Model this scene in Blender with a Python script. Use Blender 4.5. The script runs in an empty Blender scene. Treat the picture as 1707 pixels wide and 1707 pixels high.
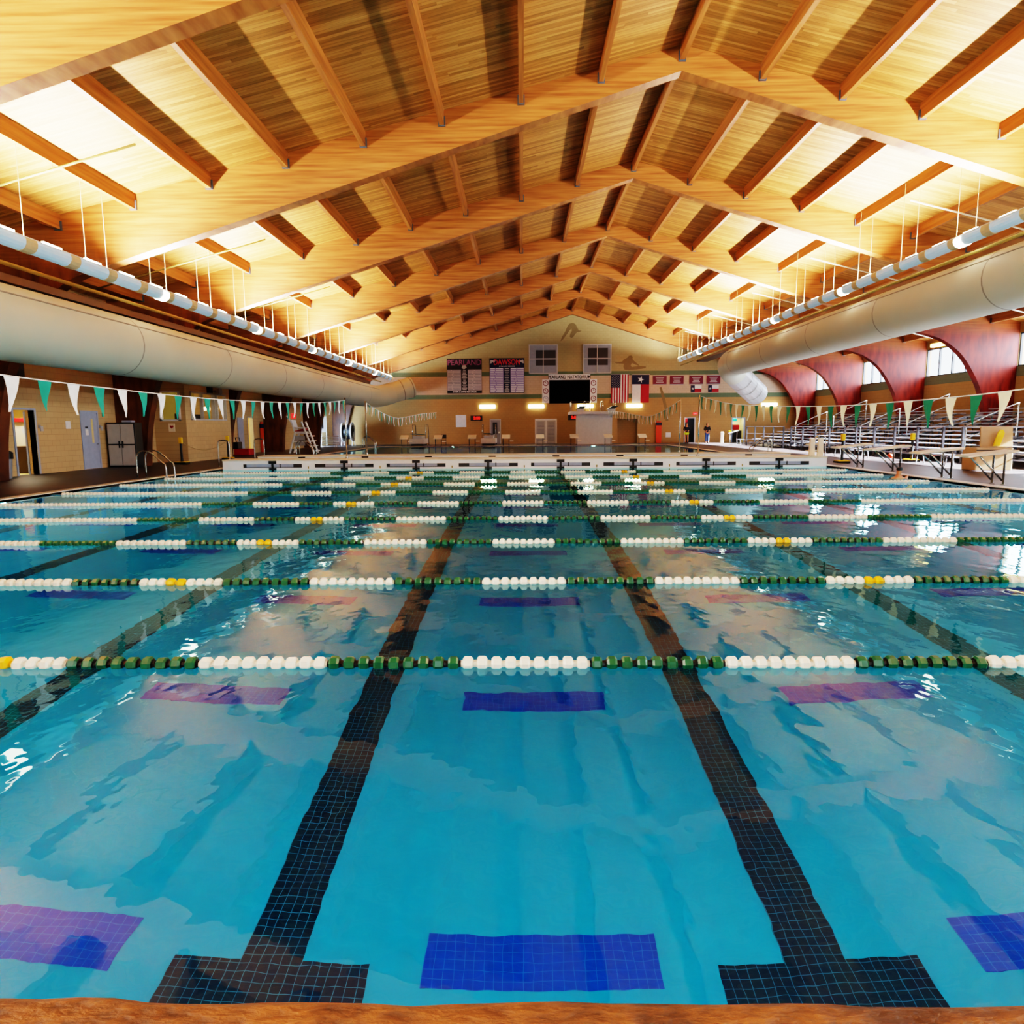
import bpy, math, random
from mathutils import Vector, Matrix
random.seed(7)
SC = bpy.context.scene
COL = SC.collection
PI = math.pi

# ------------------------------------------------------------------ helpers
class MB:
    def __init__(s): s.v = []; s.f = []; s.m = []
    def add(s, vs, fs, mi=0):
        o = len(s.v); s.v += [tuple(p) for p in vs]
        s.f += [tuple(i + o for i in f) for f in fs]; s.m += [mi] * len(fs); return s
    def box(s, x0, y0, z0, x1, y1, z1, mi=0):
        vs = [(x0,y0,z0),(x1,y0,z0),(x1,y1,z0),(x0,y1,z0),(x0,y0,z1),(x1,y0,z1),(x1,y1,z1),(x0,y1,z1)]
        return s.add(vs, [(0,3,2,1),(4,5,6,7),(0,1,5,4),(1,2,6,5),(2,3,7,6),(3,0,4,7)], mi)
    def obox(s, c, size, rot, mi=0):
        M = rot if isinstance(rot, Matrix) else Matrix.Rotation(rot[1], 3, rot[0])
        a, b, d = [q / 2 for q in size]
        vs = [Vector(c) + M @ Vector(p) for p in [(-a,-b,-d),(a,-b,-d),(a,b,-d),(-a,b,-d),(-a,-b,d),(a,-b,d),(a,b,d),(-a,b,d)]]
        return s.add(vs, [(0,3,2,1),(4,5,6,7),(0,1,5,4),(1,2,6,5),(2,3,7,6),(3,0,4,7)], mi)
    def tube(s, pts, r, n=8, mi=0, cap=True):
        pts = [Vector(p) for p in pts]; rs = r if isinstance(r, (list, tuple)) else [r] * len(pts)
        rings = []; up = None
        for i, p in enumerate(pts):
            t = (pts[min(i+1, len(pts)-1)] - pts[max(i-1, 0)]).normalized()
            if up is None: up = Vector((0,0,1)) if abs(t.z) < .9 else Vector((1,0,0))
            a = t.cross(up).normalized(); b = a.cross(t).normalized(); up = b
            rings.append([p + (a * math.cos(2*PI*k/n) + b * math.sin(2*PI*k/n)) * rs[i] for k in range(n)])
        vs = [q for R in rings for q in R]; fs = []
        for i in range(len(pts)-1):
            for k in range(n):
                k2 = (k+1) % n; fs.append((i*n+k, i*n+k2, (i+1)*n+k2, (i+1)*n+k))
        if cap: fs += [tuple(range(n))[::-1], tuple((len(pts)-1)*n + k for k in range(n))]
        return s.add(vs, fs, mi)
    def prism(s, poly, axis, a, b, mi=0):
        # poly: 2-D points; axis 'Y' -> (x,z), 'X' -> (y,z), 'Z' -> (x,y)
        def P(p, t): return {'Y': (p[0], t, p[1]), 'X': (t, p[0], p[1]), 'Z': (p[0], p[1], t)}[axis]
        n = len(poly); vs = [P(p, a) for p in poly] + [P(p, b) for p in poly]
        fs = [tuple(range(n))[::-1], tuple(range(n, 2*n))] + [(i, (i+1) % n, n + (i+1) % n, n + i) for i in range(n)]
        return s.add(vs, fs, mi)
    def strip(s, A, B, axis, a, b, mi=0):
        # solid between two 2-D polylines of equal length
        for i in range(len(A)-1): s.prism([A[i], A[i+1], B[i+1], B[i]], axis, a, b, mi)
        return s
    def lathe(s, prof, axis, origin, n=16, mi=0):
        # prof: (t, r) along the axis
        o = Vector(origin); ax = {'X': Vector((1,0,0)), 'Y': Vector((0,1,0)), 'Z': Vector((0,0,1))}[axis]
        u = {'X': Vector((0,1,0)), 'Y': Vector((0,0,1)), 'Z': Vector((1,0,0))}[axis]; w = ax.cross(u)
        vs = []; fs = []
        for t, r in prof:
            for k in range(n):
                an = 2*PI*(k+.5)/n; vs.append(o + ax*t + (u*math.cos(an) + w*math.sin(an))*r)
        for i in range(len(prof)-1):
            for k in range(n):
                k2 = (k+1) % n; fs.append((i*n+k, i*n+k2, (i+1)*n+k2, (i+1)*n+k))
        fs += [tuple(range(n))[::-1], tuple((len(prof)-1)*n + k for k in range(n))]
        return s.add(vs, fs, mi)
    def quad(s, a, b, c, d, mi=0): return s.add([a,b,c,d], [(0,1,2,3)], mi)
    def mesh(s, name, mats, off=(0,0,0), smooth=False):
        me = bpy.data.meshes.new(name)
        me.from_pydata([(p[0]-off[0], p[1]-off[1], p[2]-off[2]) for p in s.v], [], s.f)
        for m in (mats if isinstance(mats, (list, tuple)) else [mats]): me.materials.append(m)
        for p, mi in zip(me.polygons, s.m): p.material_index = mi; p.use_smooth = smooth
        import bmesh
        bm = bmesh.new(); bm.from_mesh(me); bmesh.ops.recalc_face_normals(bm, faces=bm.faces[:]); bm.to_mesh(me); bm.free()
        return me
    def build(s, name, mats, parent=None, smooth=False, bevel=0, at=None):
        off = (0,0,0); p = parent
        if p is not None:
            off = Vector((0,0,0))
            while p is not None: off = off + p.location; p = p.parent
        loc = (0,0,0)
        if at is not None: loc = Vector(at) - Vector(off); off = at
        o = bpy.data.objects.new(name, s.mesh(name, mats, off, smooth)); COL.objects.link(o)
        o.location = loc
        if parent is not None: o.parent = parent
        if bevel:
            b = o.modifiers.new('bevel', 'BEVEL'); b.width = bevel; b.segments = 2; b.limit_method = 'ANGLE'
        return o

def tag(o, label, cat, group=None):
    o['label'] = label; o['category'] = cat
    if group: o['group'] = group
    return o
def thing(name, label, cat, loc=(0,0,0), group=None):
    o = bpy.data.objects.new(name, None); COL.objects.link(o); o.location = loc; o.empty_display_size = .2
    return tag(o, label, cat, group)
def struct(o): o['kind'] = 'structure'; return o
def sthing(name, loc=(0,0,0)):
    o = bpy.data.objects.new(name, None); COL.objects.link(o); o.location = loc; return struct(o)
def dup(root, loc, label=None, rotz=None):
    r = root.copy(); COL.objects.link(r); r.location = loc
    if rotz is not None: r.rotation_euler = (0,0,rotz)
    if label: r['label'] = label
    for ch in list(root.children):
        c = ch.copy(); COL.objects.link(c); c.parent = r
        for g in list(ch.children):
            d = g.copy(); COL.objects.link(d); d.parent = c
    return r
def lin(h):
    c = [int(h[i:i+2], 16)/255 for i in (0,2,4)]
    return tuple(x/12.92 if x <= .04045 else ((x+.055)/1.055)**2.4 for x in c) + (1,)

# ------------------------------------------------------------------ materials
def nt(name):
    m = bpy.data.materials.new(name); m.use_nodes = True; t = m.node_tree; t.nodes.clear()
    out = t.nodes.new('ShaderNodeOutputMaterial'); return m, t, out
def N(t, kind, **kw):
    n = t.nodes.new('ShaderNode' + kind)
    for k, v in kw.items():
        if k in n.inputs: n.inputs[k].default_value = v
        else: setattr(n, k, v)
    return n
def L(t, a, b): t.links.new(a, b)
def math_(t, op, a, b=None):
    n = N(t, 'Math', operation=op)
    for i, x in enumerate((a, b)):
        if x is None: continue
        if isinstance(x, (int, float)): n.inputs[i].default_value = x
        else: L(t, x, n.inputs[i])
    return n.outputs[0]
def mixc(t, f, a, b, blend='MIX'):
    n = N(t, 'Mix', data_type='RGBA', blend_type=blend)
    for k, x in ((0, f), (6, a), (7, b)):
        if isinstance(x, (int, float)): n.inputs[k].default_value = x
        elif isinstance(x, tuple): n.inputs[k].default_value = x
        else: L(t, x, n.inputs[k])
    return n.outputs[2]
def pos(t):
    g = N(t, 'NewGeometry'); s = N(t, 'SeparateXYZ'); L(t, g.outputs['Position'], s.inputs[0]); return g.outputs['Position'], s.outputs
def noise(t, vec, scale, detail=3, sc=(1,1,1)):
    mp = N(t, 'Mapping'); mp.inputs['Scale'].default_value = sc; L(t, vec, mp.inputs['Vector'])
    n = N(t, 'TexNoise', Scale=scale, Detail=detail); L(t, mp.outputs[0], n.inputs['Vector']); return n.outputs['Fac']
def mat(name, hexc, rough=.6, metal=0, var=.12, nscale=6, bump=0, emit=0, emitc=None, spec=.5, coat=0):
    m, t, out = nt(name); c = lin(hexc); p, _ = pos(t)
    f = noise(t, p, nscale)
    d = tuple(x*(1-var) for x in c[:3]) + (1,); l = tuple(min(1, x*(1+var)) for x in c[:3]) + (1,)
    b = N(t, 'BsdfPrincipled', Roughness=rough, Metallic=metal); L(t, mixc(t, f, d, l), b.inputs['Base Color'])
    b.inputs['Specular IOR Level'].default_value = spec; b.inputs['Coat Weight'].default_value = coat
    if bump:
        bp = N(t, 'Bump', Strength=bump, Distance=.05); L(t, noise(t, p, nscale*3, 6), bp.inputs['Height']); L(t, bp.outputs[0], b.inputs['Normal'])
    if emit:
        b.inputs['Emission Color'].default_value = lin(emitc or hexc); b.inputs['Emission Strength'].default_value = emit
    L(t, b.outputs[0], out.inputs[0]); return m

def m_ceiling():
    m, t, out = nt('cedar decking'); p, x = pos(t)
    row = math_(t, 'FLOOR', math_(t, 'DIVIDE', x[1], .105))
    wn0 = N(t, 'TexWhiteNoise', noise_dimensions='1D'); L(t, row, wn0.inputs['W'])
    seg = math_(t, 'FLOOR', math_(t, 'DIVIDE', math_(t, 'ADD', x[0], math_(t, 'MULTIPLY', wn0.outputs[0], 9.)), 4.4))
    wn = N(t, 'TexWhiteNoise', noise_dimensions='2D'); cb = N(t, 'CombineXYZ'); L(t, row, cb.inputs[0]); L(t, seg, cb.inputs[1]); L(t, cb.outputs[0], wn.inputs['Vector'])
    g = noise(t, p, 1.0, 5, (1.2, 14, 1))
    f = math_(t, 'ADD', math_(t, 'MULTIPLY', wn.outputs[0], .38), math_(t, 'MULTIPLY', g, .62))
    r = N(t, 'ValToRGB'); L(t, f, r.inputs[0]); e = r.color_ramp.elements
    e[0].position = .1; e[0].color = lin('6E461E'); e[1].position = .9; e[1].color = lin('D89E5C')
    k = r.color_ramp.elements.new(.5); k.color = lin('AE763A')
    fr = math_(t, 'FRACT', math_(t, 'DIVIDE', x[1], .105)); gr = math_(t, 'LESS_THAN', fr, .07)
    col = mixc(t, math_(t, 'MULTIPLY', gr, .6), r.outputs[0], lin('4A2C10'))
    b = N(t, 'BsdfPrincipled', Roughness=.55); L(t, col, b.inputs['Base Color']); b.inputs['Specular IOR Level'].default_value = .3
    L(t, b.outputs[0], out.inputs[0]); return m
def m_glulam(name, sc, lo=None):
    m, t, out = nt(name); p, x = pos(t)
    g = noise(t, p, 1.0, 5, sc)
    r = N(t, 'ValToRGB'); L(t, g, r.inputs[0]); e = r.color_ramp.elements
    e[0].position = .22; e[0].color = lin('7E431A'); e[1].position = .82; e[1].color = lin('C28044')
    col = r.outputs[0]; rough = .45
    if lo:  # lower wood coloured darker and redder, standing in for the missing uplight
        r2 = N(t, 'ValToRGB'); L(t, noise(t, p, 1.0, 4, (4, 1, 1.2)), r2.inputs[0]); e = r2.color_ramp.elements
        e[0].position = .3; e[0].color = lin(lo[0]); e[1].position = .72; e[1].color = lin(lo[1])
        mr = N(t, 'MapRange'); L(t, x[2], mr.inputs[0]); mr.inputs[1].default_value = 6.0; mr.inputs[2].default_value = 7.4
        col = mixc(t, mr.outputs[0], r2.outputs[0], col)
    b = N(t, 'BsdfPrincipled', Roughness=rough); L(t, col, b.inputs['Base Color']); b.inputs['Specular IOR Level'].default_value = .35
    L(t, b.outputs[0], out.inputs[0]); return m
def m_block(name, hexc, along, bands=None, rough=.7):
    # painted concrete block; bands: (z top, colour) from the floor up
    m, t, out = nt(name); p, x = pos(t)
    cb = N(t, 'CombineXYZ'); L(t, x[0 if along == 'X' else 1], cb.inputs[0]); L(t, x[2], cb.inputs[1])
    br = N(t, 'TexBrick'); L(t, cb.outputs[0], br.inputs['Vector'])
    for k, v in (('Scale', 1.), ('Mortar Size', .008), ('Brick Width', .4), ('Row Height', .2)): br.inputs[k].default_value = v
    br.inputs['Color1'].default_value = (1,1,1,1); br.inputs['Color2'].default_value = (.93,.93,.93,1); br.inputs['Mortar'].default_value = (.78,.76,.74,1)
    if bands:
        r = N(t, 'ValToRGB'); L(t, math_(t, 'DIVIDE', x[2], 12.), r.inputs[0]); r.color_ramp.interpolation = 'CONSTANT'
        el = r.color_ramp.elements; el[0].position = 0; el[0].color = lin(bands[0][1]); el[1].position = bands[0][0]/12; el[1].color = lin(bands[1][1])
        for i in range(1, len(bands)-1):
            q = el.new(bands[i][0]/12); q.color = lin(bands[i+1][1])
        base = r.outputs[0]
    else: base = lin(hexc)
    f = noise(t, p, .8)
    col = mixc(t, 1., base, br.outputs['Color'], 'MULTIPLY')
    col = mixc(t, math_(t, 'MULTIPLY', f, .25), col, (.25,.18,.1,1))
    b = N(t, 'BsdfPrincipled', Roughness=rough); L(t, col, b.inputs['Base Color']); b.inputs['Specular IOR Level'].default_value = .3
    bp = N(t, 'Bump', Strength=.3, Distance=.01); L(t, br.outputs['Fac'], bp.inputs['Height']); bp.invert = True; L(t, bp.outputs[0], b.inputs['Normal'])
    L(t, b.outputs[0], out.inputs[0]); return m
def m_tile(name, hexc, x0, y0, grout):
    m, t, out = nt(name); p, x = pos(t); S = .0508
    fx = math_(t, 'FRACT', math_(t, 'DIVIDE', math_(t, 'SUBTRACT', x[0], x0), S)); fy = math_(t, 'FRACT', math_(t, 'DIVIDE', math_(t, 'SUBTRACT', x[1], y0), S))
    g = math_(t, 'MAXIMUM', math_(t, 'LESS_THAN', fx, .06), math_(t, 'LESS_THAN', fy, .06))
    n = noise(t, p, 20); c = lin(hexc)
    col = mixc(t, n, tuple(q*.75 for q in c[:3])+(1,), tuple(q*1.25 for q in c[:3])+(1,))
    b = N(t, 'BsdfPrincipled', Roughness=.4); L(t, mixc(t, math_(t, 'MULTIPLY', g, .75), col, lin(grout)), b.inputs['Base Color'])
    L(t, b.outputs[0], out.inputs[0]); return m
def m_water():
    m, t, out = nt('pool water'); p, x = pos(t)
    a = noise(t, p, 1.0, 2, (1.1, .8, 1)); b_ = noise(t, p, 5.0, 2, (1, .7, 1))
    h = math_(t, 'ADD', math_(t, 'MULTIPLY', a, 1.), math_(t, 'MULTIPLY', b_, .22))
    bp = N(t, 'Bump', Strength=1., Distance=.011); L(t, h, bp.inputs['Height'])
    fr = N(t, 'Fresnel', IOR=1.6); L(t, bp.outputs[0], fr.inputs['Normal'])
    rf = N(t, 'BsdfRefraction', Roughness=0., IOR=1.333, Color=(.30, .90, 1., 1)); L(t, bp.outputs[0], rf.inputs['Normal'])
    gl = N(t, 'BsdfGlossy', Roughness=0., Color=(.66,.93,.88,1)); L(t, bp.outputs[0], gl.inputs['Normal'])
    mx = N(t, 'MixShader'); L(t, fr.outputs[0], mx.inputs[0]); L(t, rf.outputs[0], mx.inputs[1]); L(t, gl.outputs[0], mx.inputs[2])
    L(t, mx.outputs[0], out.inputs[0]); return m
def m_glass(name, tint=(1,1,1,1)):
    m, t, out = nt(name); p, x = pos(t)
    tr = N(t, 'BsdfTransparent', Color=tint); gl = N(t, 'BsdfGlossy', Roughness=.02)
    mr = N(t, 'MapRange'); L(t, noise(t, p, 2.), mr.inputs[0]); mr.inputs[3].default_value = .05; mr.inputs[4].default_value = .09
    mx = N(t, 'MixShader'); L(t, mr.outputs[0], mx.inputs[0])
    L(t, tr.outputs[0], mx.inputs[1]); L(t, gl.outputs[0], mx.inputs[2]); L(t, mx.outputs[0], out.inputs[0]); return m
def m_deck(name, a, b, rough, bump, scale=1.6):
    m, t, out = nt(name); p, x = pos(t)
    n1 = noise(t, p, scale, 6); n2 = noise(t, p, scale*5, 6, (1, 2.2, 1))
    f = math_(t, 'ADD', math_(t, 'MULTIPLY', n1, .55), math_(t, 'MULTIPLY', n2, .45))
    r = N(t, 'ValToRGB'); L(t, f, r.inputs[0]); e = r.color_ramp.elements
    e[0].position = .32 if bump < .9 else .40; e[0].color = lin(a); e[1].position = .68 if bump < .9 else .60; e[1].color = lin(b)
    bs = N(t, 'BsdfPrincipled', Roughness=rough); L(t, r.outputs[0], bs.inputs['Base Color'])
    bp = N(t, 'Bump', Strength=bump, Distance=.03 if bump < .9 else .12); L(t, f, bp.inputs['Height']); L(t, bp.outputs[0], bs.inputs['Normal'])
    L(t, bs.outputs[0], out.inputs[0]); return m

M = {}
M['ceil'] = m_ceiling()
M['beam'] = m_glulam('glulam arch', (.7, 1., 16), ('560F06', '902A12')); M['beamshadeL'] = m_glulam('glulam arch shaded left', (.7, 1., 16), ('3C1C0E', '724222'))  # left copy coloured darker low down, for the weaker daylight there
M['purlin'] = m_glulam('glulam purlin', (10, .5, 10))
M['bracket'] = mat('grey steel hanger', '5A626C', .5, .4)
M['tanL'] = m_block('tan block wall', 'CDAE80', 'Y')
M['tanX'] = m_block('tan block side wall', 'CDAE80', 'X')
M['far'] = m_block('striped block wall', 'B0906A', 'X', [(4.03, 'AC8858'), (4.40, '5A7058'), (6.0, 'CDB49A'), (6.37, '5A7058'), (99, 'A89A70')])
M['right'] = m_block('right block wall', 'B59468', 'Y', [(3.95, 'B08A58'), (4.52, '6C7864'), (99, 'A08058')])
M['deck'] = m_deck('stamped concrete deck', '2A2220', '4C4040', .45, .3)
M['coping'] = m_deck('rock textured coping', '523418', '966030', .6, 1., 2.4)
M['gutter'] = mat('cream gutter', 'CFC3B0', .5)
M['plaster'] = mat('pool plaster', '039EBE', .6, var=.10, nscale=.9)
M['plasterdeep'] = mat('deep pool plaster', '0A46AC', .6, var=.15, nscale=.9)
M['tileblack'] = m_tile('dark lane tile', '0A1A38', .0888-1.3716-.1524, 0, '4E90A8')
M['tileblue'] = m_tile('blue lane tile', '0440A4', .0888-.6, .01, '3E78C0')
M['water'] = m_water()
M['glass'] = m_glass('window glass')
M['white'] = mat('white paint', 'E6E4E0', .5)
M['cream'] = mat('cream plastic', 'E8DAC0', .45)
M['whitefloat'] = mat('white float plastic', 'F4F2E0', .35, coat=.2)
M['greenfloat'] = mat('green float plastic', '085638', .35, coat=.2)
M['yellowfloat'] = mat('yellow float plastic', 'F0B400', .35, coat=.2)
M['steel'] = mat('stainless steel', 'B8B8B4', .25, .9)
M['cable'] = mat('steel cable', '9A9690', .4, .6)
M['alum'] = mat('aluminium plank', 'A6A6AC', .38, .55)
M['galv'] = mat('galvanised post', '5E5E64', .5, .5)
M['duct'] = mat('painted duct', 'BEBCA6', .55, var=.05, nscale=1.)
M['ductdark'] = mat('duct seam', '8E887A', .6)
M['trough'] = mat('blue grey reflector', 'B4D0DE', .4, var=.06, emit=.22, emitc='9CC4DC')  # slight emission added to brighten the panels, which are not the lamps
M['band'] = mat('tan strap', 'C8B48C', .6)
M['hot'] = mat('lit lamp', 'FFF6E4', .5, emit=14, emitc='FFF2DC')
M['hotslot'] = mat('lit slot', 'FFF6E4', .5, emit=7, emitc='FFF2DC')
M['poollens'] = mat('lit pool lens', 'E8FAFF', .4, emit=5, emitc='D8F4FF')
M['walllamp'] = mat('lit wall lamp', 'FFF4D8', .5, emit=14, emitc='FFEFC8')
M['warmlamp'] = mat('lit warm lamp', 'FFE890', .5, emit=9, emitc='FFDC70')
M['olive'] = mat('olive pipe', 'A08A4C', .5)
M['brown'] = mat('dark brown tray', '4A3A2C', .6)
M['wire'] = mat('hanger wire', 'C8B080', .5, .3)
M['black'] = mat('black plastic', '101012', .45)
M['dark'] = mat('charcoal', '26262A', .5)
M['grey'] = mat('grey paint', '8C8C90', .5)
M['lgrey'] = mat('light grey panel', 'B4B0AC', .5)
M['bluegrey'] = mat('blue grey door', '9CA6BA', .5)
M['teal'] = mat('teal pennant', '0C8C78', .6)
M['green'] = mat('green pennant', '0E7458', .6)
M['pwhite'] = mat('white pennant', 'F0EEEA', .6)
M['pcream'] = mat('cream pennant', 'EFE6C4', .6)
M['cord'] = mat('white cord', 'E4E0D8', .6)
M['orange'] = mat('orange plastic', 'D8481C', .45)
M['red'] = mat('red plastic', 'A81820', .45)
M['maroon'] = mat('maroon vinyl', '6E1830', .6)
M['navy'] = mat('navy cloth', '141A3C', .7)
M['flagred'] = mat('flag red', 'A01828', .7)
M['flagwhite'] = mat('flag white', 'DCD4CC', .7)
M['yellow'] = mat('yellow plastic', 'F0C010', .45)
M['tan'] = mat('tan plastic', 'B8956A', .55)
M['sil'] = mat('brown silhouette paint', '7C6A48', .8)
M['exit'] = mat('red exit sign', 'E03030', .5, emit=1.2)
M['led'] = mat('red digits', 'FF2A20', .5, emit=1.6)
M['screen'] = mat('black display', '020203', .7, spec=.05)
M['panewin'] = mat('grey lit blind', '8A9098', .4)
M['paper'] = mat('white paper', 'E2E0DE', .8)
M['skin'] = mat('skin', 'C07A52', .5)
M['hair'] = mat('dark hair', '17120F', .6)
M['jacket'] = mat('dark jacket', '1C1A20', .8)
M['jeans'] = mat('blue jeans', '3C5480', .8)
M['lime'] = mat('lime cloth', 'C8D820', .7)
M['room'] = mat('cream room wall', 'D8C68C', .8)
M['olivewall'] = mat('olive room wall', '9C9058', .8)
M['hull'] = mat('white bulkhead shell', 'F6F6F4', .5, var=.04)
M['boardtop'] = mat('dark green board', '173A34', .5)
M['conc'] = mat('white painted concrete', 'CDC4BA', .7)
M['boardwhite'] = mat('white record panel', 'BDB4B4', .6)
M['purple'] = mat('lavender record panel', '9C90B4', .6)
M['ink'] = mat('record board black', '14121A', .6)

# ------------------------------------------------------------------ setting
XC, RX, RZ, RS, RW = .0888, 4.42, 11.85, .24, 21.27    # lane centre, ridge x, roof height / slope, half width
XL, XR, YF, YB = RX-RW, RX+RW, 59.6, -5.0
ZD = .04
def roof(r): return RZ - RS*abs(r)
FR = [3.75 + 7.9*k for k in range(8)]; TH = .4
FR0 = -4.15

def wall_holes(axis, p0, p1, a0, a1, z0, z1, holes):
    As = sorted({a0, a1, *[h[0] for h in holes], *[h[1] for h in holes]}); Zs = sorted({z0, z1, *[h[2] for h in holes], *[h[3] for h in holes]})
    b = MB()
    for i in range(len(As)-1):
        for j in range(len(Zs)-1):
            ca, cz = (As[i]+As[i+1])/2, (Zs[j]+Zs[j+1])/2
            if any(h[0] < ca < h[1] and h[2] < cz < h[3] for h in holes): continue
            if axis == 'X': b.box(p0, As[i], Zs[j], p1, As[i+1], Zs[j+1])
            else: b.box(As[i], p0, Zs[j], As[i+1], p1, Zs[j+1])
    return b

# floor: deck around the pool
PXL, PXR, PY0, PY1 = -11.5, 11.5, 1.6, 53.0
fl = MB()
fl.box(XL-.3, YB, -.3, XR+.3, .85, ZD); fl.box(XL-.3, .85, -.3, PXL-.3, YF+.3, ZD); fl.box(PXR+.3, .85, -.3, XR+.3, YF+.3, ZD); fl.box(PXL-.3, PY1+.3, -.3, PXR+.3, YF+.3, ZD)
struct(fl.build('floor', M['deck']))
# coping at the near edge, with a ragged rock lip
cp = MB(); nx = 230; prof = [(.85, ZD-.002), (1.1, ZD+.004), (1.35, ZD+.006), (1.48, ZD+.006), (1.575, ZD+.002), (1.61, ZD-.02), (1.615, -.08), (1.55, -.3)]
vs = []; fs = []
for i in range(nx+1):
    x = PXL-.3 + (PXR-PXL+.6)*i/nx
    j1 = .005*math.sin(x*3.1) + .004*math.sin(x*9.7+1) + random.uniform(-.002, .002)
    for k, (y, z) in enumerate(prof):
        w = min(1, max(0, (y-1.1)/.45)); vs.append((x, y + j1*w, z + random.uniform(-.004, .004)*(0 if k in (0, 7) else 1)))
for i in range(nx):
    for k in range(len(prof)-1):
        n = len(prof); fs.append((i*n+k, (i+1)*n+k, (i+1)*n+k+1, i*n+k+1))
cp.add(vs, fs); struct(cp.build('trim_1', M['coping'], smooth=True))
for i, (x0, x1, y0, y1) in enumerate(((PXL-.3, PXL, .85, PY1+.3), (PXR, PXR+.3, .85, PY1+.3), (PXL, PXR, PY1, PY1+.3))):
    g = MB(); g.box(x0, y0 if i == 2 else 1.6, -.3, x1, y1, ZD+.012); struct(g.build('trim_%d' % (i+2), M['gutter'], bevel=.01))
# basin
bs = MB(); bs.box(PXL, PY0-.05, -2.2, PXR, 29.3, -1.9)
struct(bs.build('floor_pool', M['plaster']))
bd = MB(); bd.box(PXL, 29.3, -4.2, PXR, PY1, -3.9); bd.box(PXL, 29.2, -3.9, PXR, 29.35, -1.9); struct(bd.build('floor_diving_pool', M['plasterdeep']))
for nm, (x0, y0, x1, y1) in dict(wall_pool_near=(PXL, PY0-.25, PXR, PY0-.05), wall_pool_left=(PXL-.2, PY0-.25, PXL, 29.3), wall_pool_right=(PXR, PY0-.25, PXR+.2, 29.3)).items():
    w = MB(); w.box(x0, y0, -2.2, x1, y1, -.005 if 'near' in nm else .03); struct(w.build(nm, M['plaster']))
for nm, (x0, y0, x1, y1) in dict(wall_pool_far=(PXL, PY1, PXR, PY1+.2), wall_diving_left=(PXL-.2, 29.3, PXL, PY1), wall_diving_right=(PXR, 29.3, PXR+.2, PY1)).items():
    w = MB(); w.box(x0, y0, -4.2, x1, y1, .03); struct(w.build(nm, M['plasterdeep']))
wt = MB(); wt.quad((PXL, PY0-.06, 0), (PXR, PY0-.06, 0), (PXR, PY1, 0), (PXL, PY1, 0)); struct(wt.build('pool_water', M['water']))
# lane markings on the pool floor
ZB = -1.896
for k in range(8):
    x = XC + 2.7432*(k-3.5); b = MB()
    b.box(x-.1524, 3.02, ZB-.01, x+.1524, 25.0, ZB); b.box(x-.4953, 2.72, ZB-.01, x+.5, 3.02, ZB)
    struct(b.build('floor_lane_line', M['tileblack']))
    if k < 7:
        xc = x + 1.3716
        for r in range(9):
            yc = 3.06 + 2.385*r; b = MB(); b.box(xc-.6, yc-.148, ZB-.01, xc+.6, yc+.148, ZB); struct(b.build('floor_cross_line', M['tileblue']))
for side, xc in ((0, XC-2.7432*4), (1, XC+2.7432*4)):
    for r in range(9):
        yc = 3.06 + 2.385*r; b = MB(); b.box(max(PXL, xc-.6), yc-.148, ZB-.01, min(PXR, xc+.6), yc+.148, ZB); struct(b.build('floor_cross_line', M['tileblue']))

# walls
struct(wall_holes('X', XL-.3, XL, YB, YF, -.2, 7.4, [(21.87, 22.82, .0, 2.27), (30.6, 34.85, .0, 4.6), (40.73, 41.5, .0, 2.24), (52.6, 55.4, .3, 2.5)]).build('wall_left', M['tanL']))
WB = [(FR[k]+TH+.02, FR[k+1]-.02) for k in range(7)]
struct(wall_holes('X', XR, XR+.3, YB, YF, -.2, 7.4, [(a, b, 4.5, 6.2) for a, b in WB]).build('wall_right', M['right']))
fw = wall_holes('Y', YF, YF+.3, XL-.3, XR+.3, -.2, 6.6, [(8.5, 10.3, 0., 2.2), (14.45, 15.45, 0., 2.25), (18.65, 19.85, 0., 2.22)])
fw.prism([(XL-.3, 6.6), (XR+.3, 6.6), (XR+.3, roof(RW+.3)+.1), (RX, RZ+.1), (XL-.3, roof(RW+.3)+.1)], 'Y', YF, YF+.3)
struct(fw.build('wall_back', M['far']))
ADDED_WN = [(-13.5, -8.5), (-2.5, 2.5), (3.5, 8.5), (14.5, 19.5)]  # openings added out of view behind the camera, for fill daylight
nb = wall_holes('Y', YB-.3, YB, XL-.3, XR+.3, -.2, 6.6, [(p, q, 2.6, 5.4) for p, q in ADDED_WN])
nb.prism([(XL-.3, 6.6), (XR+.3, 6.6), (XR+.3, roof(RW+.3)+.1), (RX, RZ+.1), (XL-.3, roof(RW+.3)+.1)], 'Y', YB-.3, YB); struct(nb.build('wall_front', M['tanX']))
for nm, s in (('ceiling_left', -1), ('ceiling_right', 1)):
    b = MB(); e = RW+.6; b.prism([(RX, RZ), (RX+s*e, roof(e)), (RX+s*e, roof(e)+.25), (RX, RZ+.25)], 'Y', YB-.3, YF+.3); struct(b.build(nm, M['ceil']))
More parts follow.
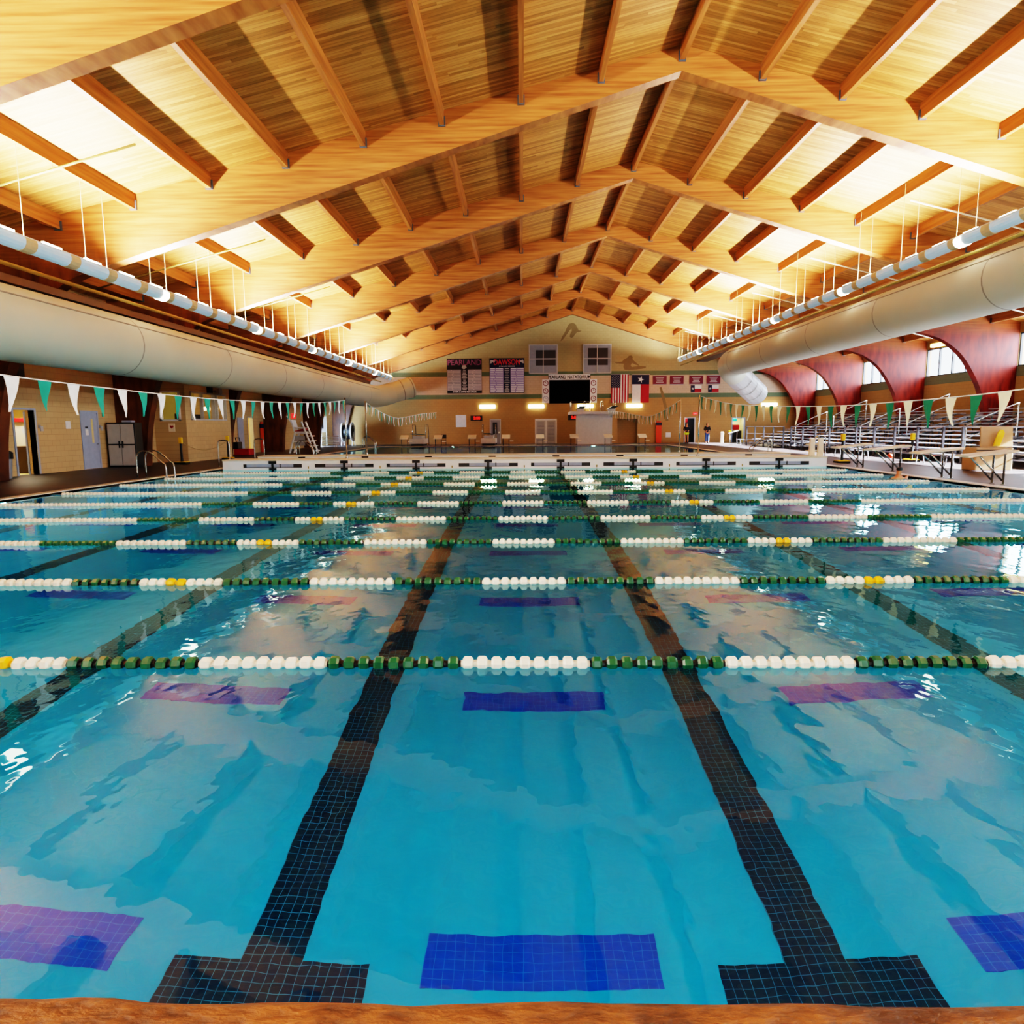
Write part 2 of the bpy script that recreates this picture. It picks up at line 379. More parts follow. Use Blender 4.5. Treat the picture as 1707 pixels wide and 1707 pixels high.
# glulam arch frames
inner = [(20.1,ZD),(20.0,1.2),(19.85,2.06),(19.7,2.6),(19.46,3.43),(18.95,4.36),(18.33,5.17),(17.45,5.83),(16.5,6.17),(14,6.93),(10,8.15),(5,9.67),(0,11.2)]
outer = [(RW,ZD),(RW,1.2),(RW,2.06),(RW,2.6),(RW,3.43),(RW,4.7),(RW,roof(RW)),(19.4,roof(19.4)),(17.2,roof(17.2)),(14.2,roof(14.2)),(10,roof(10)),(5,roof(5)),(0,RZ)]
def cr(P, n=4):
    out = []
    for i in range(len(P)-1):
        p0, p1, p2, p3 = P[max(i-1,0)], P[i], P[i+1], P[min(i+2, len(P)-1)]
        for k in range(n):
            t = k/n
            out.append(tuple(.5*((2*p1[j]) + (-p0[j]+p2[j])*t + (2*p0[j]-5*p1[j]+4*p2[j]-p3[j])*t*t + (-p0[j]+3*p1[j]-3*p2[j]+p3[j])*t**3) for j in range(len(p1))))
    return out + [P[-1]]
def densify(P, n=4):
    return [tuple(P[i][j] + (P[i+1][j]-P[i][j])*k/n for j in (0, 1)) for i in range(len(P)-1) for k in range(n)] + [P[-1]]
IN, OU = cr(inner), densify(outer)
fm = MB()
A = [(-a, b) for a, b in IN] + [p for p in IN[::-1][1:]]; B = [(-a, b+.02) for a, b in OU] + [(a, b+.02) for a, b in OU[::-1][1:]]
n = len(A); vs = []
for (a, b), (c, d) in zip(A, B): vs += [(a, 0, b), (c, 0, d), (a, TH, b), (c, TH, d)]
fs = []
for i in range(n-1):
    o = 4*i; fs += [(o, o+4, o+5, o+1), (o+2, o+3, o+7, o+6), (o, o+2, o+6, o+4), (o+1, o+5, o+7, o+3)]
fs += [(0, 1, 3, 2), (4*n-4, 4*n-2, 4*n-1, 4*n-3)]
fm.add(vs, fs); fm.m = [1 if sum(vs[i][0] for i in f) < 0 else 0 for f in fs]; fme = fm.mesh('ceiling_beam', [M['beam'], M['beamshadeL']])
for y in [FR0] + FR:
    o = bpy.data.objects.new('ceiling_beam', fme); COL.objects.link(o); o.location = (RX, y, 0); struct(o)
# purlins with steel hangers
pl = MB(); pl.box(-.065, 0, -.40, .065, 7.5, .05); plm = pl.mesh('ceiling_purlin', M['purlin'])
hb = MB()
for sy in (7.44, 0.0):
    hb.box(-.1, sy, -.425, .1, sy+.06, -.40); hb.box(-.1, sy, -.425, -.067, sy+.06, -.17); hb.box(.067, sy, -.425, .1, sy+.06, -.17)
hbm = hb.mesh('hanger_bracket', M['bracket'])
for y in [FR0] + FR[:-1]:
    for k in range(-9, 10):
        r = k*2.2; o = bpy.data.objects.new('ceiling_purlin', plm); COL.objects.link(o); o.location = (RX+r, y+TH, roof(r)); struct(o)
        c = bpy.data.objects.new('hanger_bracket', hbm); COL.objects.link(c); c.parent = o

# right-hand clerestory windows
for i, (a, b) in enumerate(WB):
    w = sthing('window_%d' % (i+1), (XR, a, 4.5)); f = MB()
    f.box(XR+.05, a, 4.5, XR+.17, b, 4.56); f.box(XR+.05, a, 6.14, XR+.17, b, 6.2); f.box(XR+.05, a, 4.5, XR+.17, a+.06, 6.2); f.box(XR+.05, b-.06, 4.5, XR+.17, b, 6.2)
    n = 6
    for k in range(1, n): y = a+(b-a)*k/n; f.box(XR+.05, y-.045, 4.5, XR+.17, y+.045, 6.2)
    f.build('frame', M['dark'], w); g = MB(); g.quad((XR+.11, a, 4.5), (XR+.11, b, 4.5), (XR+.11, b, 6.2), (XR+.11, a, 6.2)); g.build('pane', M['glass'], w)
# glazed opening low in the left wall near the far corner
w = sthing('window_8', (XL, 52.6, .3)); f = MB()
f.box(XL-.2, 52.6, .3, XL-.08, 55.4, .37); f.box(XL-.2, 52.6, 2.43, XL-.08, 55.4, 2.5)
for y in (52.6, 53.97, 55.33): f.box(XL-.2, y, .3, XL-.08, y+.07, 2.5)
f.build('frame', M['grey'], w); g = MB(); g.quad((XL-.14, 52.6, .3), (XL-.14, 55.4, .3), (XL-.14, 55.4, 2.5), (XL-.14, 52.6, 2.5)); g.build('pane', M['glass'], w)
for i, (p, q) in enumerate(ADDED_WN):  # frames and panes of the added openings behind the camera
    w = sthing('window_%d' % (13+i), (p, YB, 2.6)); f = MB(); y0, y1 = YB-.2, YB-.08
    f.box(p, y0, 2.6, q, y1, 2.68); f.box(p, y0, 5.32, q, y1, 5.4)
    for k in range(5): x = p + (q-p-.08)*k/4; f.box(x, y0, 2.6, x+.08, y1, 5.4)
    f.build('frame', M['grey'], w); g = MB(); g.quad((p, YB-.14, 2.6), (q, YB-.14, 2.6), (q, YB-.14, 5.4), (p, YB-.14, 5.4)); g.build('pane', M['glass'], w)
# two windows high in the far wall
for i, (x0, x1) in enumerate(((.64, 3.2), (5.4, 7.92))):
    z0, z1 = 6.17, 8.72; w = sthing('window_%d' % (9+i), (x0, YF, z0)); f = MB(); y0, y1 = YF-.07, YF
    for a in ((x0,z0,x1,z0+.09),(x0,z1-.09,x1,z1),(x0,z0,x0+.09,z1),(x1-.09,z0,x1,z1),((x0+x1)/2-.035,z0,(x0+x1)/2+.035,z1),(x0,z0+1.26,x1,z0+1.33)): f.box(a[0],y0,a[1],a[2],y1,a[3])
    f.build('frame', M['lgrey'], w); g = MB(); g.box(x0+.05, YF-.03, z0+.05, x1-.05, YF-.01, z1-.05); g.build('pane', M['panewin'], w)
    d = MB(); q = x0+(.62 if i == 0 else .45); d.box(q, YF-.045, z0+.72, q+1.75, YF-.032, z0+1.24); d.box(q, YF-.045, z0+1.36, q+1.75, YF-.032, z0+2.05+.15*i); d.build('blind', M['dark'], w)

# rooms behind openings
def room(name, x0, y0, x1, y1, z1, open_side, m):
    b = MB(); t = .08
    b.box(x0, y0, -.1, x1, y1, .03); b.box(x0, y0, z1, x1, y1, z1+t)
    if open_side != 'x1': b.box(x1, y0, 0, x1+t, y1, z1)
    if open_side != 'x0': b.box(x0-t, y0, 0, x0, y1, z1)
    if open_side != 'y0': b.box(x0, y0-t, 0, x1, y0, z1)
    if open_side != 'y1': b.box(x0, y1, 0, x1, y1+t, z1)
    return struct(b.build(name, m))
def lamp(name, loc, size, energy, color, rot=(0,0,0), sy=None, spread=None):
    d = bpy.data.lights.new(name, 'AREA'); d.energy = energy; d.color = color; d.size = size
    if sy: d.shape = 'RECTANGLE'; d.size_y = sy
    if spread: d.spread = spread
    o = bpy.data.objects.new(name, d); COL.objects.link(o); o.location = loc; o.rotation_euler = rot; return o
room('wall_storage', -20, 21.2, XL-.3, 26.0, 2.8, 'x1', M['room'])
lamp('storage_light', (-18.0, 23.4, 2.7), .8, 110, (1,.85,.6))
b = MB()
b = wall_holes('Y', 30.35, 30.5, XL, -15.38, -.1, 5.2, [(-16.52, -15.63, 1.95, 3.27)]); j = wall_holes('X', -15.53, -15.38, 30.5, 35.0, -.1, 5.2, [(30.85, 34.55, 1.97, 3.3)])
b.add(j.v, j.f); b.box(XL, 34.85, -.1, -15.53, 35.0, 5.2); struct(b.build('wall_office', M['tanL']))
room('wall_office_inside', -20.3, 30.5, XL-.3, 34.85, 4.6, 'x1', M['olivewall'])
lamp('office_light', (-18.0, 32.6, 4.3), 1.2, 22, (1,.85,.5))
tag(MB().box(-19.3, 31.0, 2.62, -19.1, 33.4, 2.86).build('ceiling_lamp', M['walllamp'], bevel=.03), 'bright tube lamp glowing inside the office behind the sliding window', 'lamp')
w = sthing('window_11', (-15.38, 30.85, 1.97)); f = MB(); x0, x1 = -15.5, -15.34
for a in ((30.85,1.97,34.55,2.04),(30.85,3.23,34.55,3.3),(30.85,1.97,30.92,3.3),(34.48,1.97,34.55,3.3),(32.0,1.97,32.06,3.3),(33.2,1.97,33.26,3.3),(33.55,1.97,33.6,3.3)): f.box(x0,a[0],a[1],x1,a[2],a[3])
f.build('frame', M['lgrey'], w); g = MB(); g.quad((-15.45,30.9,2),(-15.45,34.5,2),(-15.45,34.5,3.27),(-15.45,30.9,3.27)); g.build('pane', M['glass'], w)
w = sthing('window_12', (-16.52, 30.35, 1.95)); f = MB()
for a in ((-16.55,1.92,-15.6,2.0),(-16.55,3.22,-15.6,3.3),(-16.55,1.92,-16.47,3.3),(-15.68,1.92,-15.6,3.3)): f.box(a[0],30.3,a[1],a[2],30.45,a[3])
f.build('frame', M['white'], w); g = MB(); g.quad((-16.5,30.4,1.97),(-15.65,30.4,1.97),(-15.65,30.4,3.25),(-16.5,30.4,3.25)); g.build('pane', M['glass'], w)
for (px, py, lab) in ((-16.2, 31.3, 'dark monitor on the office counter seen through the small square window'), (-16.3, 33.3, 'dark monitor on the office counter seen through the wide sliding window')):
    t = thing('monitor', lab, 'monitor', (px, py, 1.88)); MB().box(px-.03, py-.3, 1.95, px+.03, py+.3, 2.28).build('screen', M['dark'], t); MB().box(px-.1, py-.1, 1.86, px+.1, py+.1, 1.95).build('stand', M['dark'], t)
tag(MB().box(-16.8, 30.6, 1.78, -15.56, 34.8, 1.86).build('office_counter', M['brown']), 'long brown counter inside the office under its windows', 'counter')
room('wall_hallway', -20.5, 39.5, XL-.3, 43.0, 2.9, 'x1', M['room'])
lamp('hallway_light', (-18.6, 41.2, 2.8), 1., 160, (1,.88,.55))
tag(MB().box(-20.48, 41.5, 1.4, -20.44, 42.1, 1.95).build('framed_picture', [M['white']]), 'small framed picture on the yellow wall inside the hallway door', 'picture')
for i, (x0, x1) in enumerate(((14.2, 15.8), (18.3, 20.2))):
    room(('wall_equipment_room', 'wall_concession')[i], x0, YF+.3, x1, YF+2.3, 2.6, 'y0', M['dark'] if i == 0 else M['room'])
    lamp('back_room_light', ((x0+x1)/2, YF+1.2, 2.5), .8, 30 if i == 0 else 60, (.9,.95,1))
room('wall_recess', 8.5, YF+.05, 10.3, YF+1.2, 2.2, 'y0', M['tanX'])

# doors
def frame_x(w, y0, y1, z1, m, x=XL, t=.07):
    f = MB(); f.box(x-.2, y0-t, ZD, x+.03, y0, z1+t); f.box(x-.2, y1, ZD, x+.03, y1+t, z1+t); f.box(x-.2, y0, z1, x+.03, y1, z1+t); return f.build('frame', m, w)
d = sthing('door_1', (XL, 21.87, ZD)); frame_x(d, 21.87, 22.82, 2.24, M['bluegrey'])
lf = MB(); lf.obox((XL-.32-.21, 22.78+.37, 1.12), (.86, .05, 2.16), ('Z', math.radians(120))); lf.build('leaf', M['bluegrey'], d)
d = sthing('door_2', (XL, 25.25, ZD)); frame_x(d, 25.27, 26.2, 2.22, M['bluegrey'])
lf = MB(); lf.box(XL-.02, 25.27, ZD+.01, XL+.012, 26.2, 2.22); lf = lf.build('leaf', M['bluegrey'], d)
MB().box(XL+.01, 25.82, 1.05, XL+.018, 25.93, 1.98).build('vision_panel', M['yellow'] if 0 else M['room'], d)
MB().tube([(XL+.01, 26.1, 1.0), (XL+.07, 26.1, 1.0), (XL+.07, 25.98, 1.0)], .014).build('handle', M['steel'], d)
MB().box(XL+.012, 25.45, 1.62, XL+.018, 25.62, 1.68).build('door_sign', M['dark'], d)
MB().box(XL+.012, 25.45, 1.35, XL+.018, 25.62, 1.58).build('notice', M['paper'], d)
d = sthing('door_3', (XL, 40.73, ZD)); frame_x(d, 40.75, 41.48, 2.22, M['lgrey'])
lf = MB(); lf.box(XL+.02, 39.2, ZD+.01, XL+.07, 39.98, 2.2); lf.build('leaf', M['bluegrey'], d)
def frame_y(w, x0, x1, z1, m, t=.08, y=YF):
    f = MB(); f.box(x0-t, y-.04, ZD, x0, y+.2, z1+t); f.box(x1, y-.04, ZD, x1+t, y+.2, z1+t); f.box(x0, y-.04, z1, x1, y+.2, z1+t); return f.build('frame', m, w)
d = sthing('door_4', (-2.87, YF, ZD)); f = MB()
for a in ((-2.87,ZD,-2.77,2.25),(-1.96,ZD,-1.86,2.25),(-2.87,2.15,-1.86,2.25)): f.box(a[0],YF-.06,a[1],a[2],YF,a[3])
f.build('frame', M['lgrey'], d); MB().box(-2.77, YF-.03, ZD, -1.96, YF, 2.15).build('leaf', M['grey'], d); MB().box(-2.6, YF-.04, .9, -2.2, YF-.03, 1.95).build('pane', M['dark'], d)
MB().box(-2.08, YF-.1, 1.0, -2.0, YF-.03, 1.12).build('handle', M['steel'], d)
d = sthing('door_5', (1.18, YF, ZD)); f = MB()
for a in ((1.18,ZD,1.28,2.24),(3.03,ZD,3.13,2.24),(1.28,2.1,3.03,2.24),(2.12,ZD,2.2,2.1)): f.box(a[0],YF-.06,a[1],a[2],YF,a[3])
f.build('frame', M['white'], d)
for x0 in (1.28, 2.2):
    q = MB(); q.box(x0, YF-.035, ZD, x0+.84, YF, 2.1); q = q.build('leaf', M['lgrey'], d)
    s = MB()
    for k in range(17): s.box(x0+.13, YF-.05, .3+.1*k, x0+.71, YF-.035, .35+.1*k)
    s.build('louver', M['grey'], q)
for i, (x0, x1, z1) in enumerate(((14.45, 15.45, 2.2), (18.65, 19.85, 2.17))):
    d = sthing('door_%d' % (6+i), (x0, YF, ZD)); frame_y(d, x0+.08, x1-.08, z1, M['bluegrey'] if i else M['lgrey'])

# ------------------------------------------------------------------ roof services
def trough(name, X, Z, s, lab):
    t = thing(name, lab, 'light fixture', (X, 8.0, Z))
    y0, y1, P = 8.0, 58.2, 1.48; R = .19
    n = int((y1-y0)/P)
    pr = [(X + R*math.cos(a), Z + R*math.sin(a)) for a in [math.radians(150 + 240*k/10) for k in range(11)]]
    pi_ = [(X + (R-.02)*math.cos(a), Z + (R-.02)*math.sin(a)) for a in [math.radians(150 + 240*k/10) for k in range(11)]]
    for i in range(n):
        a = y0 + i*P; hot = (i % 5 == (3 if s < 0 else 3))
        q = MB(); q.strip(pr, pi_, 'Y', a, a+P-.34); q.build('reflector_panel', M['trough'], t, smooth=False)
        q = MB()
        pr2 = [(X + (R+.012)*math.cos(g), Z + (R+.012)*math.sin(g)) for g in [math.radians(150 + 240*k/10) for k in range(11)]]
        q.strip(pr2, pi_, 'Y', a+P-.34, a+P); q.build('strap_band', M['band'], t)
        side = 1 if s < 0 else -1
        q = MB(); q.box(X+side*R*.62-.02, a+.25, Z+R*.62, X+side*R*.62+.05, a+.85, Z+R*.62+.035); q.build('lamp_slot', M['hotslot'], t)
        if hot:
            q = MB(); p3 = [(X + (R+.02)*math.cos(g), Z + (R+.02)*math.sin(g)) for g in [math.radians(168 + 204*k/10) for k in range(11)]]
            q.strip(p3, pi_, 'Y', a+P-.62, a+P-.30); q.build('lamp_lens', M['hot'], t)
        if i % 2 == 0:
            q = MB(); q.tube([(X, a+.5, Z+R*.5), (X, a+.5, roof(X-RX)-.02)], .008, 5); q.build('hanger_wire', M['wire'], t)
            q = MB(); q.tube([(X+side*.1, a+1.2, Z+R*.5), (X+side*.1, a+1.2, roof(X-RX)-.02)], .009, 5); q.build('hanger_wire', M['wire'], t)
    q = MB()
    for e in (pr[0], pr[-1]): q.tube([(e[0], y0, e[1]), (e[0], y0+n*P, e[1])], .018, 6)
    q.build('edge_rail', M['white'], t)
    q = MB(); q.lathe([(0, R*.98), (.04, R*.98)], 'Y', (X, y0+n*P, Z), 20); q.build('end_cap', M['band'], t)
    return t
trough('light_trough', -11.09, 5.70, -1, 'long blue grey uplight trough hanging over the left pool edge')
trough('light_trough', 13.24, 7.03, 1, 'long blue grey uplight trough hanging over the right pool edge')
for y in [FR0+TH] + [q+TH for q in FR[:-1]] + []:
    for X, Z, s in ((-11.09, 5.70, 1), (13.24, 7.03, -1)):
        last = y > 50
        lamp('trough_uplight', (X, y+(2.6 if last else 3.75), Z+.02), .14, 1700 if last else 3300, (1.0, .95, .87), (0, PI + s*math.radians(44), 0), 5.0 if last else 7.3)

def duct(name, X, Z, R, lab, yend, legs, spiral):
    t = thing(name, lab, 'duct', (X, 2.0, Z)); n = 28
    def ring(y0, y1, r, nm, m):
        q = MB(); q.tube([(X, y0, Z), (X, y1, Z)], r, n, cap=False); return q.build(nm, m, t, smooth=True)
    ys = [2.0]
    while ys[-1] + 6.1 < yend: ys.append(ys[-1] + 6.1)
    ys.append(yend)
    for a, b in zip(ys[:-1], ys[1:]): ring(a, b, R, 'duct_section', M['duct'])
    for a in ys[1:-1]: ring(a-.03, a+.03, R+.008, 'joint_ring', M['ductdark'])
    # flange along the pool side of the crown
    s = 1 if X < 0 else -1; an = math.radians(37)
    q = MB(); cx, cz = X + s*R*math.cos(an), Z + R*math.sin(an)
    q.tube([(cx, 2.0, cz), (cx, yend-.2, cz)], .022, 6); q.build('seam', M['ductdark'], t)
    pts = [Vector((X, yend-.3, Z))]
    # elbow and tail
    q = MB(); q.tube(legs[0], R, n, cap=False); q.build('elbow', M['duct'], t, smooth=True)
    q = MB(); q.tube(legs[1], [R*.97]*len(legs[1]), n, cap=True); q.build('tail_section', M['lgrey'] if spiral else M['duct'], t, smooth=False)
    A, Bq = Vector(legs[1][0]), Vector(legs[1][-1])
    for k in range(1, 4 if spiral else 3):
        c = A + (Bq-A)*(k/(4. if spiral else 2.2)); dvec = (Bq-A).normalized()*.04
        q = MB(); q.tube([c-dvec, c+dvec], R*1.01, n, cap=False); q.build('joint_ring', M['ductdark'], t, smooth=True)
    return t
def bez(a, b, c, n=8): return [tuple(((1-u)**2)*a[i] + 2*u*(1-u)*b[i] + u*u*c[i] for i in range(3)) for u in [k/n for k in range(n+1)]]
duct('air_duct', -12.3, 4.1, .90, 'large round beige air duct along the left wall', 54.6, [bez((-12.3,54.6,4.1),(-12.3,56.9,4.1),(-11.2,57.6,4.5)), [(-11.2,57.6,4.5),(-9.6,58.5,5.05)]], False)
duct('air_duct', 14.4, 5.8, .90, 'large round beige air duct above the bleachers on the right', 45.5, [bez((14.4,45.5,5.8),(14.4,47.6,5.8),(15.3,48.6,5.3)), [(15.3,48.6,5.3),(18.0,51.8,3.95)]], True)
for X, Z, lab in ((-12.25, 5.5, 'thin olive pipe between the left light trough and the left duct'), (13.75, 6.72, 'thin olive pipe just under the right light trough')):
    tag(MB().tube([(X, 6, Z), (X, 58.4, Z)], .05, 10).build('conduit_pipe', M['olive'], smooth=True), lab, 'pipe')
b = MB(); b.box(-13.6, 5, 5.22, -12.75, 56.5, 5.28); b.box(-13.6, 5, 5.28, -13.56, 56.5, 5.42); b.box(-12.79, 5, 5.28, -12.75, 56.5, 5.42); tag(b.build('cable_tray', M['brown']), 'dark brown cable tray running above the left duct', 'tray')
b = MB(); b.box(14.6, 5, 6.82, 15.5, 56.5, 6.88); b.box(14.6, 5, 6.88, 14.64, 56.5, 7.0); tag(b.build('cable_tray', M['brown']), 'dark brown cable tray running above the right duct', 'tray')
for i, y in enumerate(FR[1:-1]):
    for s, side in ((-1, 'left'), (1, 'right')):
        r0, r1 = (13.4, 19.6) if s < 0 else (9.0, 19.6); yy = y + 4.6
        t = thing('sprinkler_pipe', 'slim cream sprinkler pipe under the %s roof slope, in roof bay %d from the front' % (side, i+2), 'pipe', (RX+s*r0, yy, roof(r0)-.5), 'sprinkler pipes under the roof')
        MB().tube([(RX+s*r0, yy, roof(r0)-.48), (RX+s*r1, yy, roof(r1)-.62)], .03, 8).build('pipe', M['olive'] if s < 0 else M['cream'], t, smooth=True)
        for k in (15.4, 17.6): MB().tube([(RX+s*k, yy, roof(k)-.40), (RX+s*k, yy, roof(k)-.56)], .012, 5).build('hanger', M['wire'], t)
        t.name = 'sprinkler_pipe'

# ------------------------------------------------------------------ lane ropes
P_ = .0965
runs = [(-11.19,-6.63,'w'),(-6.63,-5.57,'g'),(-5.57,-4.6,'w'),(-4.6,-3.9,'g'),(-3.9,-3.63,'w'),(-3.63,-3.42,'y'),(-3.42,-3.05,'w'),(-3.05,-2.16,'g'),(-2.16,-1.3,'w'),(-1.3,-.41,'g'),(-.41,.44,'w'),(.44,1.33,'g'),(1.33,2.18,'w'),(2.18,3.04,'g'),(3.04,3.42,'w'),(3.42,3.62,'y'),(3.62,3.91,'w'),(3.91,4.85,'g'),(4.85,5.84,'w'),(5.84,6.91,'g'),(6.91,11.1,'w')]
fprof = [(0,.026),(.012,.026),(.014,.040),(.028,.052),(.066,.052),(.080,.040),(.082,.026),(.0965,.026)]
fmats = {'w': M['whitefloat'], 'g': M['greenfloat'], 'y': M['yellowfloat']}; idx = {'w': 0, 'g': 1, 'y': 2}
fmesh = {}
for c in 'wgy':
    q = MB(); q.lathe(fprof, 'X', (0,0,0), 8)
    if c == 'g': q.m = [1 if (i < 16 or i >= len(q.f)-18) else 0 for i in range(len(q.f))]
    fmesh[c] = q.mesh('float', [fmats[c], M['black']])
ordn = ['nearest', 'second', 'third', 'fourth', 'fifth', 'sixth', 'seventh', 'eighth', 'ninth']
RY = [4.22 + 2.321*k for k in range(9)]
def floats():
    out = []
    for a, b, c in runs:
        n = max(2, round((b-a)/P_))
        out += [(a + (b-a)*k/n, (b-a)/n/P_, c) for k in range(n)]
    return out
FL = floats()
cname = {'w': 'white_floats', 'g': 'green_floats', 'y': 'yellow_floats'}
for i, y in enumerate(RY + [36.6]):
    if i < 9: lab = ('lane rope of white, green and yellow floats, nearest the stone coping' if i == 0 else '%s lane rope of white, green and yellow floats from the stone coping' % ordn[i])
    else: lab = 'lane rope floating in the dark diving pool just beyond the second bulkhead'
    z = .012
    t = thing('lane_rope', lab, 'lane rope', (0, y, z), 'lane ropes across the pool')
    MB().tube([(PXL+.02, y, z), (-11.2, y, z), (11.1, y, z), (PXR-.02, y, z)], .012, 6).build('cable', M['cable'], t)
    if i < 5:
        srt = sorted(FL, key=lambda f: abs(f[0]+.05)); near, rest = srt[:98], srt[98:]
        for x, sx, c in near:
            o = bpy.data.objects.new('float', fmesh[c]); COL.objects.link(o); o.parent = t; o.location = (x, 0, random.uniform(-.003,.003)); o.scale = (sx,1,1); o.rotation_euler = (random.uniform(0, PI), 0, 0)
        q = MB()
        for x, sx, c in rest: q.lathe([(a*sx, r) for a, r in fprof], 'X', (x, y, z), 8, idx[c])
        o = q.build('outer_floats', [fmats[c] for c in 'wgy'], t); o['kind'] = 'stuff'
    else:
        for a, b, c in runs:
            n = max(2, round((b-a)/P_)); q = MB()
            for k in range(n): q.lathe([(u*(b-a)/n/P_, r) for u, r in fprof], 'X', (a+(b-a)*k/n, y, z), 8)
            q.build(cname[c], fmats[c], t)

# ------------------------------------------------------------------ bulkheads
def bulkhead(y, lab):
    t = thing('pool_bulkhead', lab, 'bulkhead', (0, y, 0)); x0, x1 = -11.44, 11.48
    b = MB(); b.box(x0, y, -.9, x1, y+1.1, .34); b.build('hull', M['hull'], t, bevel=.02)
    b = MB(); b.box(x0, y-.04, .34, x1, y+1.14, .385); b.build('top_deck', M['cream'], t, bevel=.01)
    for k in range(8):
        x = XC + 2.7432*(k-3.5)
        s = MB(); s.box(x-1.12, y-.012, .09, x+1.12, y-.004, .21); s = s.build('slot', M['bluegrey'], t)
        q = MB(); q.box(x-1.12, y-.016, .075, x+1.12, y-.011, .10); q.box(x+.8, y-.016, .1, x+1.12, y-.011, .21); q.box(x-1.12, y-.016, .1, x-.72 if k % 2 else x-1.0, y-.011, .21); q.build('slot_shade', M['dark'], s)
        q = MB(); q.box(x-.145, y-.03, .225, x+.145, y-.002, .335); q.box(x-.04, y-.03, .05, x+.04, y-.004, .24); q.box(x-.14, y-.03, -.02, x+.14, y-.002, .065); q.box(x-.04, y-.03, -.8, x+.04, y-.004, 0); q.build('turning_target', M['black'], t)
        q = MB(); q.box(x+.27, y-.02, .07, x+.31, y-.004, .22); q.build('rope_hook', M['dark'], t)
        if k < 7: q = MB(); q.box(x+1.35, y-.02, .03, x+1.39, y-.004, .12); q.build('anchor_eye', M['olive'], t)
    return t
bulkhead(25.1, 'long white movable bulkhead with black turning targets behind the ninth lane rope')
bulkhead(28.5, 'long white movable bulkhead standing behind the front bulkhead')

# ------------------------------------------------------------------ pennant lines
for nm, X, Y, lab in (('l1', -6.8, 25.65, 'tall thin steel pole on the front bulkhead at the left'), ('r1', 6.78, 25.65, 'tall thin steel pole on the front bulkhead at the right'), ('l2', -6.8, 29.0, 'tall thin steel pole on the rear bulkhead at the left'), ('r2', 6.85, 29.0, 'tall thin steel pole on the rear bulkhead at the right')):
    t = thing('flag_pole', lab, 'pole', (X, Y, .385), 'pennant poles on the bulkheads')
    MB().tube([(X, Y, .385), (X, Y, 2.72)], .028, 10).build('shaft', M['steel'], t, smooth=True)
    MB().lathe([(0, .07), (.03, .07), (.04, .04), (.1, .035)], 'Z', (X, Y, .385), 12).build('base', M['steel'], t)
for X, lab in ((-6.8, 'thin steel pole on the stone coping at the left'), (6.85, 'thin steel pole on the stone coping at the right')):
    t = thing('flag_pole', lab, 'pole', (X, 1.0, ZD)); MB().tube([(X, 1., ZD), (X, 1., 2.75)], .028, 10).build('shaft', M['steel'], t, smooth=True)
    MB().lathe([(0, .07), (.03, .07), (.04, .04), (.1, .035)], 'Z', (X, 1., ZD), 12).build('base', M['steel'], t)
def cubic(pts, y):
    for (a, za), (b, zb) in zip(pts[:-1], pts[1:]):
        if a <= y <= b: u = (y-a)/(b-a); return za + (zb-za)*u
    return pts[-1][1]
def pennants(X, prof, y0, pitch, cols, lab, first):
    t = thing('pennant_line', lab, 'pennant line', (X, prof[0][0], prof[0][1]), 'backstroke pennant lines')
    dense = cr(prof, 6); MB().tube([(X, a, z) for a, z in dense], .010, 6).build('cord', M['cord'], t)
    y = y0; k = first; w, h = .27, .46
    while y < prof[-1][0] - .15:
        z = cubic(dense, y); z2 = cubic(dense, y+w); tw = random.uniform(-.05, .05); sl = random.uniform(.03, .10); hh = h*random.uniform(.92, 1.05)
        vs = []; n = 6
        for r in range(n+1):
            u = r/n; cy = y + w/2 + tw*u*u; half = w/2*(1-u) + .008
            bend = .035*math.sin(u*3 + k)*u
            for side in (-1, 0, 1): vs.append((X + bend + (.03*math.sin(k*2.1)*(1-abs(side)))*u, cy + side*half, (z if side < 0 else z2 if side > 0 else (z+z2)/2)*(1-u) + ((z+z2)/2 - hh)*u))
        fs = []
        for r in range(n):
            for s in range(2): o = r*3+s; fs.append((o, o+1, o+4, o+3))
        q = MB(); q.add(vs, fs); q.build('pennant', cols[k % 2], t)
        y += pitch; k += 1
    return t
pl1 = [(1.0,2.72),(4,2.5),(8.68,2.29),(13.29,2.22),(16.07,2.24),(19.38,2.31),(22.9,2.44),(25.65,2.62)]
pr1 = [(1.0,2.72),(4,2.35),(9.37,2.03),(12.9,1.97),(14.4,1.97),(16.6,2.02),(18.7,2.1),(22.1,2.27),(25.65,2.66)]
pl2 = [(29.0,2.66),(30.9,2.44),(33.6,2.19),(36.3,2.07),(39.4,2.18),(46,2.5),(53.2,2.72)]
pennants(-6.8, pl1, 8.12, .615, [M['pwhite'], M['teal']], 'pennant line of white and teal triangles from the left front bulkhead pole toward the coping', 1)
pennants(6.85, pr1, 8.3, .59, [M['pcream'], M['green']], 'pennant line of cream and green triangles from the right front bulkhead pole toward the coping', 0)
pennants(-6.8, pl2, 29.05, .62, [M['pwhite'], M['teal']], 'pennant line of white and teal triangles over the far pool at the left', 0)
pennants(6.85, pl2, 29.6, .62, [M['pwhite'], M['green']], 'pennant line of white and green triangles over the far pool at the right', 1)

